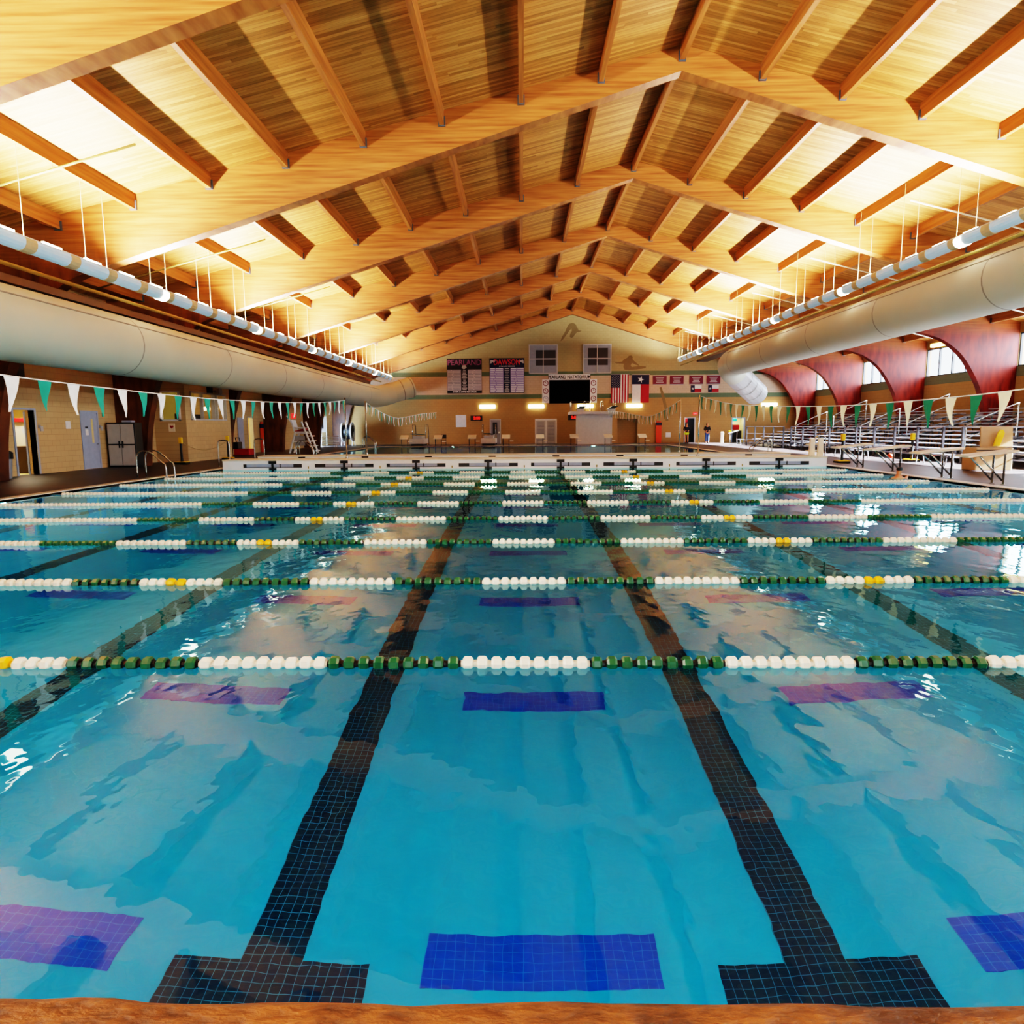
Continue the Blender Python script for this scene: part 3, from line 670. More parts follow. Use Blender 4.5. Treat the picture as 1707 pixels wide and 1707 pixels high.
# ------------------------------------------------------------------ starting blocks
def side_block(X, Y, lab):
    t = thing('starting_block', lab, 'starting block', (X, Y, ZD), 'side starting blocks')
    # platform slopes up away from the water (water is at -X)
    w = .27; b = MB(); b.prism([(X-.95, .72), (X+.3, .85), (X+.3, .91), (X-.95, .775)], 'Y', Y-w, Y+w); b.build('platform', M['cream'], t, bevel=.012)
    for s in (-1, 1):
        y = Y + s*.2
        MB().tube([(X, y, ZD), (X, y, .80), (X-.05, y, .835), (X-.55, y, .77)], .026, 10).build('leg', M['steel'], t, smooth=True)
        MB().tube([(X-.03, y, ZD+.10), (X-.62, y, .75)], .024, 10).build('strut', M['steel'], t, smooth=True)
        MB().lathe([(0, .06), (.012, .06)], 'Z', (X, y, ZD), 12).build('base_plate', M['steel'], t)
    return t
for Y, lab in ((17.0, 'cream starting block beside the sunlit deck, nearest of the row of four'), (19.05, 'cream starting block behind the swimmer, second of the row of four'), (21.6, 'cream starting block third along the right pool edge'), (23.9, 'cream starting block closest to the bulkhead on the right')):
    side_block(12.12, Y, lab)
for k in range(8):
    x = XC + 2.7432*(k-3.5); Y = 53.45
    nm = ['leftmost', 'second from left', 'third from left', 'fourth from left', 'fifth from left', 'sixth from left', 'seventh from left', 'rightmost'][k]
    t = thing('starting_block', 'white starting block on the far pool edge, %s in the row' % nm, 'starting block', (x, Y, ZD), 'far starting blocks')
    b = MB(); b.prism([(Y-.12, .62), (Y+.58, .88), (Y+.58, .93), (Y-.12, .67)], 'X', x-.33, x+.33); b.build('platform', M['cream'], t)
    for s in (-1, 1): MB().tube([(x+s*.24, Y+.3, ZD), (x+s*.24, Y+.3, .76)], .03, 8).build('leg', M['dark'], t)
    MB().box(x+.3, Y+.3, .38, x+.6, Y+.55, .44).build('side_step', M['cream'], t)

# ------------------------------------------------------------------ far wall things
yw = YF - .02
def wallbox(x0, z0, x1, z1, d0=.0, d1=.05): return MB().box(x0, YF-d1, z0, x1, YF-d0, z1)
def text(body, x, z, size, m, parent, y=YF-.06, sx=1., align='CENTER', name='lettering', rot=(PI/2, 0, 0), ext=.002):
    c = bpy.data.curves.new(name, 'FONT'); c.body = body; c.size = size; c.align_x = align; c.align_y = 'CENTER'; c.extrude = ext; c.offset = size*.022; c.materials.append(m)
    tmp = bpy.data.objects.new('tmp', c); COL.objects.link(tmp); dg = bpy.context.evaluated_depsgraph_get()
    me = bpy.data.meshes.new_from_object(tmp.evaluated_get(dg)); bpy.data.objects.remove(tmp); bpy.data.curves.remove(c); me.name = name
    o = bpy.data.objects.new(name, me); COL.objects.link(o); o.parent = parent
    off = Vector((0,0,0)); p = parent
    while p is not None: off += p.location; p = p.parent
    o.location = Vector((x, y, z)) - off; o.rotation_euler = rot; o.scale = (sx, 1, 1); return o
def record_board(x0, z0, x1, z1, title, bg, cell, titlecol, lab, foot, m2):
    t = thing('record_board', lab, 'record board', (x0, YF, z0), 'record boards on the far wall')
    wallbox(x0, z0, x1, z1, 0, .06).build('backing', bg, t)
    zt = z1 - (.95 if foot else .82); zb = z0 + (.26 if foot else .04); xm = (x0+x1)/2
    for a, b in ((x0+.03, xm-.31), (xm+.31, x1-.03)): MB().box(a, YF-.064, zb, b, YF-.058, zt).build('record_panel', cell, t)
    nrow = 14
    for a, b in ((x0+.08, xm-.36), (xm+.36, x1-.08)):
        q = MB()
        for r in range(nrow):
            z = zb + (zt-zb)*(r+.5)/nrow; hgt = (zt-zb)/nrow*.42
            f = random.uniform(.35, .75); q.box(a, YF-.068, z-hgt/2, a+(b-a)*f*.6, YF-.064, z+hgt/2); q.box(a+(b-a)*(f*.6+.08), YF-.068, z-hgt/2, b, YF-.064, z+hgt/2)
        q.build('record_lines', m2, t)
    q = MB()
    for r in range(nrow): z = zb + (zt-zb)*(r+.5)/nrow; wd = random.uniform(.12, .24); q.box(xm-wd, YF-.068, z-.035, xm+wd, YF-.06, z+.035)
    q.build('event_lines', M['lgrey'], t)
    text(title, xm, z1-.36, .66, titlecol, t, YF-.07, .92 if foot else .80)
    text('SWIM & DIVE RECORDS', xm, z0+.13 if foot else z1-.70, .2 if foot else .13, M['paper'], t, YF-.07, 1.0)
    return t
t1 = record_board(-6.6, 4.53, -3.52, 7.55, 'PEARLAND', M['ink'], M['boardwhite'], mat('plum letters', '8A4A6C', .6), 'black record board with PEARLAND in plum letters, left on the far wall', True, M['grey'])
t2 = record_board(-2.84, 4.53, .25, 7.55, 'DAWSON', M['navy'], M['purple'], mat('scarlet letters', 'D03040', .6), 'navy record board with DAWSON in red letters beside the black board', False, M['paper'])
for s in (-1, 1):
    cx = -1.295 + s*1.25; q = MB(); q.prism([(cx-s*.25, 7.35), (cx+s*.2, 7.42), (cx+s*.25, 7.1), (cx+s*.12, 7.12), (cx+s*.0, 7.22), (cx-s*.12, 7.14)], 'Y', YF-.068, YF-.06); q.build('eagle_emblem', M['lgrey'], t2)
q = MB(); q.prism([(-5.25, 6.95), (-4.95, 7.02), (-4.85, 6.75), (-5.1, 6.62), (-5.3, 6.72)], 'Y', YF-.068, YF-.06); q.build('school_emblem', M['lgrey'], t1)
# scoreboard
t = thing('scoreboard', 'black video scoreboard headed PEARLAND NATATORIUM with dial panels', 'scoreboard', (2.4, YF, 3.6))
wallbox(2.44, 3.58, 6.03, 5.62, 0, .14).build('display', M['screen'], t)
hd = wallbox(2.38, 5.6, 6.07, 6.12, 0, .12).build('header', M['paper'], t)
text('PEARLAND NATATORIUM', 4.22, 5.86, .40, M['ink'], hd, YF-.13, .80)
for x0, cols in ((1.82, 0), (6.04, 1)):
    p = wallbox(x0, 3.62, x0+.62, 5.68, 0, .12).build('dial_panel', M['paper'], t)
    for k in range(3):
        z = 5.35 - .68*k; q = MB(); blue = (cols == 0 and k == 2)
        for a in range(20):
            a0, a1 = 2*PI*a/20, 2*PI*(a+1)/20
            q.prism([(x0+.31+.24*math.cos(a0), z+.24*math.sin(a0)), (x0+.31+.24*math.cos(a1), z+.24*math.sin(a1)), (x0+.31+.18*math.cos(a1), z+.18*math.sin(a1)), (x0+.31+.18*math.cos(a0), z+.18*math.sin(a0))], 'Y', YF-.13, YF-.12)
        q.box(x0+.29, YF-.13, z, x0+.33, YF-.12, z+.14); q.box(x0+.31, YF-.13, z-.02, x0+.43, YF-.12, z+.02)
        q.build('dial', M['bluegrey'] if blue else M['maroon'], p)
# flags
def us_flag():
    t = thing('flag', 'stars and stripes flag hung vertically beside the scoreboard', 'flag', (7.92, YF, 3.6)); x0, x1, z0, z1 = 7.92, 9.46, 3.6, 6.07; w = (x1-x0)/13; q = MB()
    for k in range(13):
        zt = z1 if k > 6 else z1 - (z1-z0)*.47
        q.box(x0+w*k, YF-.05, z0, x0+w*(k+1), YF-.03, zt, k % 2)
    q.box(x0, YF-.052, z1-(z1-z0)*.47, x0+w*7, YF-.028, z1, 2)
    for i in range(9):
        for j in range(11):
            if (i+j) % 2 == 0:
                cx, cz = x0 + w*7*(i+1)/10, z1 - (z1-z0)*.47*(j+1)/12; q.prism([(cx-.02, cz), (cx, cz+.025), (cx+.02, cz), (cx, cz-.025)], 'Y', YF-.056, YF-.052, 1)
    q.build('cloth', [M['flagred'], M['flagwhite'], M['navy']], t); MB().tube([(x0-.05, YF-.04, z1+.01), (x1+.05, YF-.04, z1+.01)], .02, 6).build('rod', M['lgrey'], t)
us_flag()
def star(cx, cz, R, rot=0): return [(cx + (R if k % 2 == 0 else R*.4)*math.sin(rot+PI*k/5), cz + (R if k % 2 == 0 else R*.4)*math.cos(rot+PI*k/5)) for k in range(10)]
t = thing('flag', 'lone star flag hung vertically with white and red halves', 'flag', (9.74, YF, 3.58)); x0, x1, z0, z1 = 9.76, 11.27, 3.6, 6.03; q = MB(); zc = z1-.83
q.box(x0, YF-.05, zc, x1, YF-.03, z1, 2); q.box(x0, YF-.05, z0, (x0+x1)/2, YF-.03, zc, 1); q.box((x0+x1)/2, YF-.05, z0, x1, YF-.03, zc, 0); q.prism(star((x0+x1)/2, (zc+z1)/2, .3, .3), 'Y', YF-.056, YF-.05, 1)
q.build('cloth', [M['flagred'], M['flagwhite'], M['navy']], t); MB().tube([(x0-.05, YF-.04, z1+.01), (x1+.05, YF-.04, z1+.01)], .02, 6).build('rod', M['lgrey'], t)
for k, (x0, pos_) in enumerate(((11.6, 'next to the lone star flag'), (13.1, 'second from the lone star flag'), (14.81, 'above the small flag banner nearer the scoreboard'), (16.32, 'partly behind the right duct'))):
    t = thing('banner', 'maroon banner with white writing, %s' % pos_, 'banner', (x0, YF, 5.15), 'maroon banners'); MB().box(x0, YF-.04, 5.16, x0+1.2, YF-.01, 5.95).build('cloth', M['maroon'], t)
    q = MB()
    for r, wd in enumerate((.62, .5, .44, .55)): q.box(x0+.6-wd*.6, YF-.045, 5.73-.13*r, x0+.6+wd*.6, YF-.04, 5.79-.13*r)
    q.build('lettering', M['lgrey'], t)
    q = MB(); q.box(x0, YF-.045, 5.16, x0+1.2, YF-.04, 5.21); q.box(x0, YF-.045, 5.9, x0+1.2, YF-.04, 5.95); q.build('border', M['grey'], t)
for x0, lab in ((14.96, 'small lone star banner with red half, nearer the scoreboard'), (16.48, 'small lone star banner with red half, nearer the right duct')):
    t = thing('banner', lab, 'banner', (x0, YF, 4.47)); q = MB(); q.box(x0, YF-.04, 4.48, x0+.33, YF-.01, 5.08, 2); q.box(x0+.33, YF-.04, 4.78, x0+.92, YF-.01, 5.08, 1); q.box(x0+.33, YF-.04, 4.48, x0+.92, YF-.01, 4.78, 0); q.prism(star(x0+.165, 4.78, .12), 'Y', YF-.045, YF-.04, 1); q.build('cloth', [M['flagred'], M['flagwhite'], M['navy']], t)
# painted diver silhouettes (coordinates read off the wall)
def cx3(px, py): return (-6.6 + (px-292)*.011824, 7.56 - (py-440)*.01175 - max(0, (px-292))*.00006)
for pts, lab in (([(1140,316),(1150,285),(1175,245),(1190,210),(1205,188),(1230,181),(1250,190),(1268,222),(1275,236),(1297,240),(1280,250),(1266,248),(1250,262),(1235,285),(1220,292),(1208,282),(1212,262),(1225,240),(1222,222),(1205,240),(1180,275),(1160,300)], 'painted silhouette of a piking diver high under the roof peak'),
    ([(1540,468),(1560,472),(1600,466),(1612,450),(1640,435),(1650,422),(1668,420),(1678,432),(1676,448),(1690,462),(1725,490),(1732,500),(1700,488),(1672,476),(1664,494),(1672,505),(1725,497),(1778,502),(1775,515),(1720,522),(1650,528),(1618,524),(1610,505),(1614,482),(1590,480),(1556,478)], 'painted silhouette of a straddling diver right of the far windows')):
    tag(MB().prism([cx3(*p) for p in pts], 'Y', YF-.015, YF+.0).build('wall_decal', M['sil']), lab, 'wall decal')
q = MB(); q.prism([(12.2,4.9),(12.35,4.98),(12.5,4.6),(12.72,3.9),(12.95,3.0),(13.05,2.0),(12.8,2.0),(12.72,2.9),(12.55,3.5),(12.38,4.2)], 'Y', YF-.015, YF); tag(q.build('wall_decal', M['sil']), 'painted silhouette of an upright entering diver right of the lone star flag', 'wall decal')
# wall lamps
for x, lab in ((-3.05, 'bright wall lamp below the record boards'), (1.28, 'bright wall lamp over the louvred double doors'), (5.66, 'bright wall lamp just above the diving platform'), (9.96, 'bright wall lamp below the lone star flag'), (21.9, 'bright wall lamp near the right corner of the far wall')):
    t = thing('wall_lamp', lab, 'lamp', (x, YF, 3.33)); MB().box(x-.70, YF-.16, 3.18, x+.70, YF-.04, 3.49).build('lens', M['walllamp'], t, bevel=.05); MB().box(x-.62, YF-.05, 3.24, x+.62, YF, 3.43).build('mount', M['lgrey'], t)
    lamp('wall_lamp_light', (x, YF-.22, 3.33), 1.3, 45, (1,.86,.6), (-PI/2, 0, 0), .3)
for k, (y, ) in enumerate(((37.9,), (30.0,))):
    t = thing('wall_lamp', ('glowing yellow lamp over the third clerestory window on the right', 'glowing yellow lamp over the nearest visible clerestory window')[k], 'lamp', (XR-.48, y+3.4, 6.32)); MB().box(XR-.6, y+2.7, 6.21, XR-.36, y+4.05, 6.42).build('lens', M['warmlamp'], t, bevel=.04); MB().box(XR-.36, y+3.1, 6.26, XR, y+3.7, 6.38).build('mount', M['brown'], t)
# clocks, papers, exit sign
for x, lab in ((-4.57, 'red digital pace clock on the far wall left of the single door'), (4.13, 'red digital pace clock partly hidden by the diving platform')):
    t = thing('pace_clock', lab, 'clock', (x, YF, 2.1)); MB().box(x, YF-.12, 2.1, x+1.05, YF, 2.56).build('case', M['black'], t); text('5:08', x+.56, 2.33, .36, M['led'], t, YF-.13, .95, name='digits')
tag(wallbox(-5.9, 1.55, -4.97, 2.62, 0, .03).build('notice_sheet', M['paper']), 'large white notice sheet on the far wall', 'notice')
tag(wallbox(12.83, .53, 13.27, .96, 0, .03).build('notice_sheet', M['paper']), 'small white sheet low on the wall beside the orange board', 'notice')
t = thing('exit_sign', 'red exit sign above the equipment room door', 'sign', (15.2, YF, 2.47)); wallbox(15.2, 2.48, 15.6, 2.72, 0, .06).build('panel', M['exit'], t); text('EXIT', 15.4, 2.6, .16, M['paper'], t, YF-.07)
def spine_board(loc, lab, rot=None, ax='Y'):
    x, y, z = loc; t = thing('spine_board', lab, 'rescue board', (x, y, z))
    q = MB(); out = [(-.22,0),(.22,0),(.25,.3),(.25,1.5),(.2,1.85),(.14,1.95),(-.14,1.95),(-.2,1.85),(-.25,1.5),(-.25,.3)]
    if ax == 'Y': q.prism([(x+a, z+b) for a, b in out], 'Y', y-.03, y+.03); q.build('board', M['orange'], t, bevel=.01); MB().box(x-.26, y-.05, z+1.55, x+.26, y+.03, z+1.8).build('strap', M['navy'], t)
    else: q.prism([(y+a, z+b) for a, b in out], 'X', x-.03, x+.03); q.build('board', M['orange'], t, bevel=.01); MB().box(x-.03, y-.26, z+1.55, x+.05, y+.26, z+1.8).build('strap', M['navy'], t)
spine_board((12.18, YF-.1, ZD), 'orange rescue board with navy strap leaning on the far wall')
spine_board((-16.78, 42.75, ZD), 'orange rescue board with navy strap leaning on the left wall column', ax='X')

# ------------------------------------------------------------------ diving stands
s57 = 57./59.6
def dive_platform():
    t = thing('diving_platform', 'white concrete diving platform with two dark springboards on top', 'diving platform', (6.2, 57, ZD))
    MB().box(4.72, 56.6, ZD, 7.65, 58.4, 2.56).build('tower', M['conc'], t); MB().box(4.05, 55.9, 2.54, 8.0, 58.6, 2.78).build('slab', M['conc'], t, bevel=.02)
    for x in (4.95, 7.55):
        b = MB(); b.prism([(54.3, 3.13), (58.0, 2.95), (58.0, 3.0), (54.3, 3.17)], 'X', x-.25, x+.25); b = b.build('springboard', M['boardtop'], t)
        MB().box(x-.3, 56.2, 2.78, x+.3, 56.5, 3.02).build('fulcrum', M['conc'], b)
    for x in (4.2, 5.35, 5.9, 6.85, 7.9):
        MB().tube([(x, 56.6, 2.78), (x, 56.6, 3.66), (x, 58.2, 3.66), (x, 58.2, 2.78)], .03, 8).build('guard_rail', M['steel'], t, smooth=True)
    MB().tube([(4.2, 58.2, 3.66), (5.9, 58.2, 3.66)], .025, 8).build('cross_rail', M['steel'], t)
dive_platform()
for x, lab in ((-8.6, 'low white springboard stand at the left of the far pool edge'), (-2.75, 'low white springboard stand in front of the single far door')):
    t = thing('springboard_stand', lab, 'springboard stand', (x, 55.5, ZD), 'low springboard stands')
    MB().box(x-.6, 54.2, .2, x+.6, 56.8, .62).build('plinth', M['conc'], t, bevel=.03); MB().box(x-.38, 54.6, .62, x+.38, 56.4, .85).build('fulcrum_block', M['lgrey'], t)
    b = MB(); b.prism([(52.4, 1.02), (57.2, .9), (57.2, .96), (52.4, 1.07)], 'X', x-.26, x+.26); b.build('springboard', M['boardtop'], t)
    MB().box(x-.5, 54.4, ZD, x+.5, 56.6, .2).build('base', M['dark'], t)
    for s in (-1, 1):
        MB().tube([(x+s*.55, 55.6, .62), (x+s*.55, 55.6, 1.75), (x+s*.55, 57.1, 1.75), (x+s*.55, 57.4, .9), (x+s*.55, 57.4, ZD)], .028, 8).build('handrail', M['steel'], t, smooth=True)

# ------------------------------------------------------------------ pool ladders and grab rails
def ladder(x, y, s, lab, gap=.5):
    # s: +1 water lies at +X
    t = thing('pool_ladder', lab, 'ladder', (x, y, ZD), 'pool ladders')
    for k in (0, 1):
        yy = y + k*gap; pts = [(x-s*.35, yy, ZD), (x-s*.35, yy, .62), (x-s*.28, yy, .80), (x-s*.1, yy, .88), (x+s*.15, yy, .80), (x+s*.48, yy, .50), (x+s*.58, yy, .3), (x+s*.58, yy, -1.1)]
        MB().tube(cr(pts, 3), .024, 10).build('rail', M['steel'], t, smooth=True)
    for z in (-.3, -.6, -.9): MB().box(min(x+s*.52, x+s*.64), y, z-.02, max(x+s*.52, x+s*.64), y+gap, z+.02).build('step', M['steel'], t)
    return t
ladder(-11.95, 20.95, 1, 'stainless pool ladder in front of the grey cabinet')
ladder(-11.95, 36.0, 1, 'stainless pool ladder near the lifeguard chair')
ladder(-11.95, 51.2, 1, 'stainless pool ladder at the far left corner of the diving pool')
ladder(12.0, 33.0, -1, 'pool ladder on the right edge behind the rear bulkhead')
for (x, y, s, lab) in ((-12.1, 26.75, 1, 'inverted U grab rail beside the yellow topped stanchion behind the bulkhead end'), (-12.1, 30.4, 1, 'inverted U grab rail in front of the hallway door'), (12.35, 27.7, -1, 'inverted U grab rail behind the white steps on the right')):
    t = thing('grab_rail', lab, 'grab rail', (x, y, ZD), 'grab rails'); MB().tube(cr([(x-.22, y, ZD), (x-.22, y, .95), (x-.12, y, 1.08), (x+.12, y, 1.08), (x+.22, y, .95), (x+.22, y, ZD)], 4), .022, 10).build('rail', M['steel'], t, smooth=True)
    for q in (-.22, .22): MB().lathe([(0, .05), (.015, .05)], 'Z', (x+q, y, ZD), 12).build('flange', M['steel'], t)

# ------------------------------------------------------------------ stanchions
def stanchion(x, y, lab):
    t = thing('stanchion', lab, 'stanchion', (x, y, ZD), 'yellow topped stanchions')
    MB().box(x-.26, y-.2, ZD, x+.26, y+.2, ZD+.07).build('foot', M['black'], t, bevel=.02); MB().box(x-.24, y-.18, ZD+.07, x+.24, y+.18, ZD+.105).build('base_cover', M['yellow'], t, bevel=.01)
    MB().tube([(x, y, ZD+.1), (x, y, .93)], .05, 12).build('post', M['black'], t); MB().box(x-.07, y-.07, .93, x+.07, y+.07, 1.2).build('head', M['yellow'], t, bevel=.015)
stanchion(-15.0, 29.0, 'yellow topped black stanchion in front of the office corner')
stanchion(-14.75, 33.1, 'yellow topped black stanchion at the end of the office wall')
stanchion(12.85, 26.8, 'yellow topped black stanchion beside the white steps on the right')
stanchion(15.9, 27.3, 'yellow topped black stanchion in front of the bleacher rail')
pts = [(-15.0 + .25*u, 29.0 + 4.1*u, 1.0 - .42*(1-(2*u-1)**2)) for u in [k/12 for k in range(13)]]
tag(MB().tube(pts, .012, 6).build('barrier_chain', M['olive']), 'thin sagging chain between the two stanchions by the office', 'chain')

# ------------------------------------------------------------------ left side things
t = thing('storage_cabinet', 'black plastic cabinet with four light grey doors', 'cabinet', (-16.1, 26.9, ZD)); x0, x1, y0, y1, z1 = -16.76, -15.6, 26.62, 27.15, 1.84
MB().box(x0, y0, ZD, x1, y1, z1).build('body', M['black'], t, bevel=.02)
for a, b in ((x0+.05, (x0+x1)/2-.01), ((x0+x1)/2+.01, x1-.05)):
    for c, d in ((ZD+.07, .93), (.98, z1-.06)): MB().box(a, y0-.025, c, b, y0, d).build('door', M['lgrey'], t, bevel=.008)
for x in ((x0+x1)/2-.07, (x0+x1)/2+.07): MB().box(x-.02, y0-.06, .82, x+.02, y0-.025, 1.1).build('handle', M['black'], t)
MB().box(x0+.1, y0-.03, .935, x1-.1, y0-.02, .975).build('lock_bar', M['black'], t)
tag(MB().box(-16.2, 26.75, 1.845, -15.8, 27.05, 1.93).build('storage_tray', M['bluegrey'], bevel=.02), 'pale blue tray lying on top of the cabinet', 'tray')
t = thing('trash_bin', 'black topped bin beside the left front column', 'bin', (-16.45, 20.75, ZD)); MB().lathe([(0, .2), (.62, .25)], 'Z', (-16.45, 20.75, ZD), 16).build('body', M['grey'], t, smooth=False); MB().lathe([(0, .28), (.2, .28), (.26, .2)], 'Z', (-16.45, 20.75, ZD+.62), 16).build('lid', M['black'], t)
tag(MB().box(XL, 24.38, 1.6, XL+.015, 24.64, 1.88).build('notice_sheet', M['paper']), 'white notice sheet on the tan wall between two doors', 'notice')
for y, lab in ((22.97, 'grey switch plates right of the open storage door'), (26.32, 'grey switch plates right of the closed blue grey door')):
    t = thing('switch_plate', lab, 'switch', (XL, y, 1.55)); MB().box(XL, y, 1.62, XL+.03, y+.1, 1.74).build('plate', M['grey'], t); MB().box(XL, y+.08, 1.52, XL+.04, y+.2, 1.7).build('box', M['lgrey'], t)
t = thing('heart_sign', 'cream sign with red heart under the small office window', 'sign', (-16.05, 30.35, 1.45)); MB().box(-16.2, 30.33, 1.44, -15.91, 30.35, 1.81).build('plate', M['cream'], t)
hp = [(-16.055+.085*(16*math.sin(a)**3)/16, 1.66+.085*(13*math.cos(a)-5*math.cos(2*a)-2*math.cos(3*a)-math.cos(4*a))/16) for a in [2*PI*k/24 for k in range(24)]]
MB().prism(hp, 'Y', 30.322, 30.33).build('heart', M['red'], t)
t = thing('wall_fan', 'dark horn speaker on the office wall above the sliding window', 'speaker', (-15.3, 33.2, 3.4)); t.name = 'horn_speaker'
MB().lathe([(0, .06), (.15, .08), (.34, .2)], 'X', (-15.38, 33.3, 3.42), 14).build('horn', M['grey'], t); MB().box(-15.38, 32.55, 3.3, -15.2, 32.8, 3.6).build('bracket', M['dark'], t)
tag(MB().box(XL, 22.15, 3.3, XL+.12, 22.42, 5.4).build('wall_conduit', M['dark']), 'dark vertical conduit high on the left wall above the storage door', 'conduit')
# storage room contents
t = thing('water_cooler', 'pale fridge with blue round sticker inside the storage room', 'fridge', (-18.3, 24.6, .03)); MB().box(-18.7, 24.2, .03, -17.9, 25.0, 1.85).build('body', M['lgrey'], t, bevel=.03); q = MB(); q.lathe([(0, .2), (.01, .2)], 'Y', (-18.15, 24.185, 1.55), 16); q.build('sticker', M['bluegrey'], t); t.name = 'fridge'
tag(MB().box(-18.6, 24.05, 1.86, -17.85, 24.8, 2.0).build('storage_tub', M['red'], bevel=.02), 'red tub on top of the fridge in the storage room', 'tub')
tag(MB().box(-18.0, 23.2, .03, -17.4, 23.7, 1.0).build('storage_crate', M['brown'], bevel=.02), 'dark brown crate on the storage room floor', 'crate')
# left far end
t = thing('vacuum_cleaner', 'red pool cleaning machine with dark handle by the left wall', 'machine', (-16.0, 37.9, ZD)); MB().box(-16.4, 37.5, ZD, -15.5, 38.2, .42).build('body', M['red'], t, bevel=.06)
MB().tube([(-16.2, 37.6, .42), (-16.3, 37.6, 1.05), (-16.3, 38.1, 1.05), (-16.2, 38.1, .42)], .025, 8).build('handle', M['dark'], t); MB().box(-16.45, 37.55, .4, -16.15, 38.15, .8).build('tank', M['black'], t, bevel=.03); t.name = 'pool_vacuum'
def guard_chair(x, y):
    t = thing('lifeguard_chair', 'tall white lifeguard chair with red seat at the left pool edge', 'lifeguard chair', (x, y, ZD))
    for s in (-1, 1):
        yy = y + s*.4; q = MB(); q.tube([(x-.75, yy, ZD), (x-.35, yy, 1.35)], .06, 8); q.tube([(x+.75, yy, ZD), (x+.05, yy, 1.95)], .06, 8); q.tube([(x-.55, yy, .75), (x+.5, yy, .75)], .035, 8); q.tube([(x-.4, yy, 1.25), (x+.35, yy, 1.25)], .04, 8); q.build('side_frame', M['white'], t)
        MB().tube([(x-.4, yy, 1.6), (x+.25, yy, 1.55)], .035, 8).build('armrest', M['white'], t)
    for k in range(4): u = (k+.7)/5; xx = x+.78-.5*u; MB().box(xx-.02, y-.42, .2+1.5*u-.25, xx+.16, y+.42, .2+1.5*u-.2).build('step', M['white'], t)
    MB().box(x-.4, y-.38, 1.28, x+.2, y+.38, 1.36).build('seat', M['white'], t, bevel=.02); MB().obox((x-.1, y, 1.42), (.62, .7, .1), ('Y', -.25)).build('cushion', M['red'], t)
    MB().obox((x-.5, y, 1.7), (.07, .76, .72), ('Y', -.25)).build('backrest', M['white'], t)
    MB().box(x-.45, y-.36, .5, x+.2, y-.33, 1.1).build('side_panel', M['lgrey'], t)
    MB().tube([(x-.5, y, 1.6), (x-.95, y, 2.3)], .045, 8).build('pole', M['white'], t)
guard_chair(-13.4, 40.6)
tag(MB().box(XL, 48.55, 2.27, XL+.1, 49.3, 2.61).build('exit_sign', M['exit'], bevel=.02), 'small red lit timer panel on the left wall', 'sign')  # red lit box stands for a wall timer
t = thing('notice_board', 'white framed notice board with dark figure on the left wall', 'notice board', (XL, 55.9, .5)); MB().box(XL, 55.5, 1.2, XL+.05, 57.0, 2.5).build('board', M['paper'], t); MB().box(XL+.05, 55.8, 1.5, XL+.06, 56.2, 2.3).build('figure', M['dark'], t)
q = MB(); q.box(XL, 55.42, ZD, XL+.08, 55.5, 2.58); q.box(XL, 57.0, ZD, XL+.08, 57.08, 2.58); q.box(XL, 55.42, 2.5, XL+.08, 57.08, 2.58); q.build('frame', M['lgrey'], t)
# stacked loungers
for k in range(7):
    z = .18 + .12*k; x, y = -15.6, 52.9
    t = thing('pool_lounger', ('white strapped lounger in the stack by the far left column, layer %d from the floor' % (k+1)) if k < 4 else ('maroon strapped lounger in the stack by the far left column, layer %d from the floor' % (k+1)), 'lounger', (x, y, z), 'stacked loungers')
    c = M['lgrey'] if k < 4 else M['maroon']
    for s in (-1, 1):
        MB().tube([(x-.9, y+s*.3, z), (x+.9, y+s*.3, z+.03)], .022, 6).build('side_rail', M['white'], t)
    q = MB()
    for i in range(13): q.box(x-.85+.135*i, y-.3, z, x-.76+.135*i, y+.3, z+.018)
    q.build('strap', c, t)
    if k == 0:
        for a in (-.7, .7):
            for s in (-.28, .28): MB().tube([(x+a, y+s, ZD), (x+a, y+s, z)], .02, 6).build('leg', M['white'], t)
# lane rope reel
t = thing('rope_reel', 'large lane rope storage reel with black hub at the far left corner', 'reel', (-14.9, 56.8, ZD))
x, y, z = -14.9, 56.8, 1.2
for s in (-1, 1):
    q = MB(); R0 = .82
    for a in range(24):
        a0, a1 = 2*PI*a/24, 2*PI*(a+1)/24
        q.prism([(y+R0*math.cos(a0), z+R0*math.sin(a0)), (y+R0*math.cos(a1), z+R0*math.sin(a1)), (y+R0*.74*math.cos(a1), z+R0*.74*math.sin(a1)), (y+R0*.74*math.cos(a0), z+R0*.74*math.sin(a0))], 'X', x+s*.4-.04, x+s*.4+.04)
    q.build('rim', M['lgrey'], t)
MB().lathe([(0, .6), (.76, .6)], 'X', (x-.38, y, z), 24).build('hub', M['black'], t)
for s in (-1, 1): MB().tube([(x+s*.46, y-.5, ZD), (x+s*.46, y, z), (x+s*.46, y+.5, ZD)], .035, 8).build('leg', M['lgrey'], t)
# folding chair at the far deck
def chair(x, y, lab):
    t = thing('folding_chair', lab, 'chair', (x, y, ZD)); MB().box(x-.22, y-.2, .44, x+.22, y+.2, .48).build('seat', M['black'], t, bevel=.01); MB().box(x-.22, y+.2, .6, x+.22, y+.24, .92).build('backrest', M['black'], t, bevel=.01)
    for a in (-.2, .2):
        MB().tube([(x+a, y+.22, .92), (x+a, y-.18, ZD)], .014, 6).build('leg', M['black'], t); MB().tube([(x+a, y+.2, ZD), (x+a, y-.1, .45)], .014, 6).build('leg', M['black'], t)
chair(-6.75, 57.2, 'black folding chair on the far deck near the second starting block')

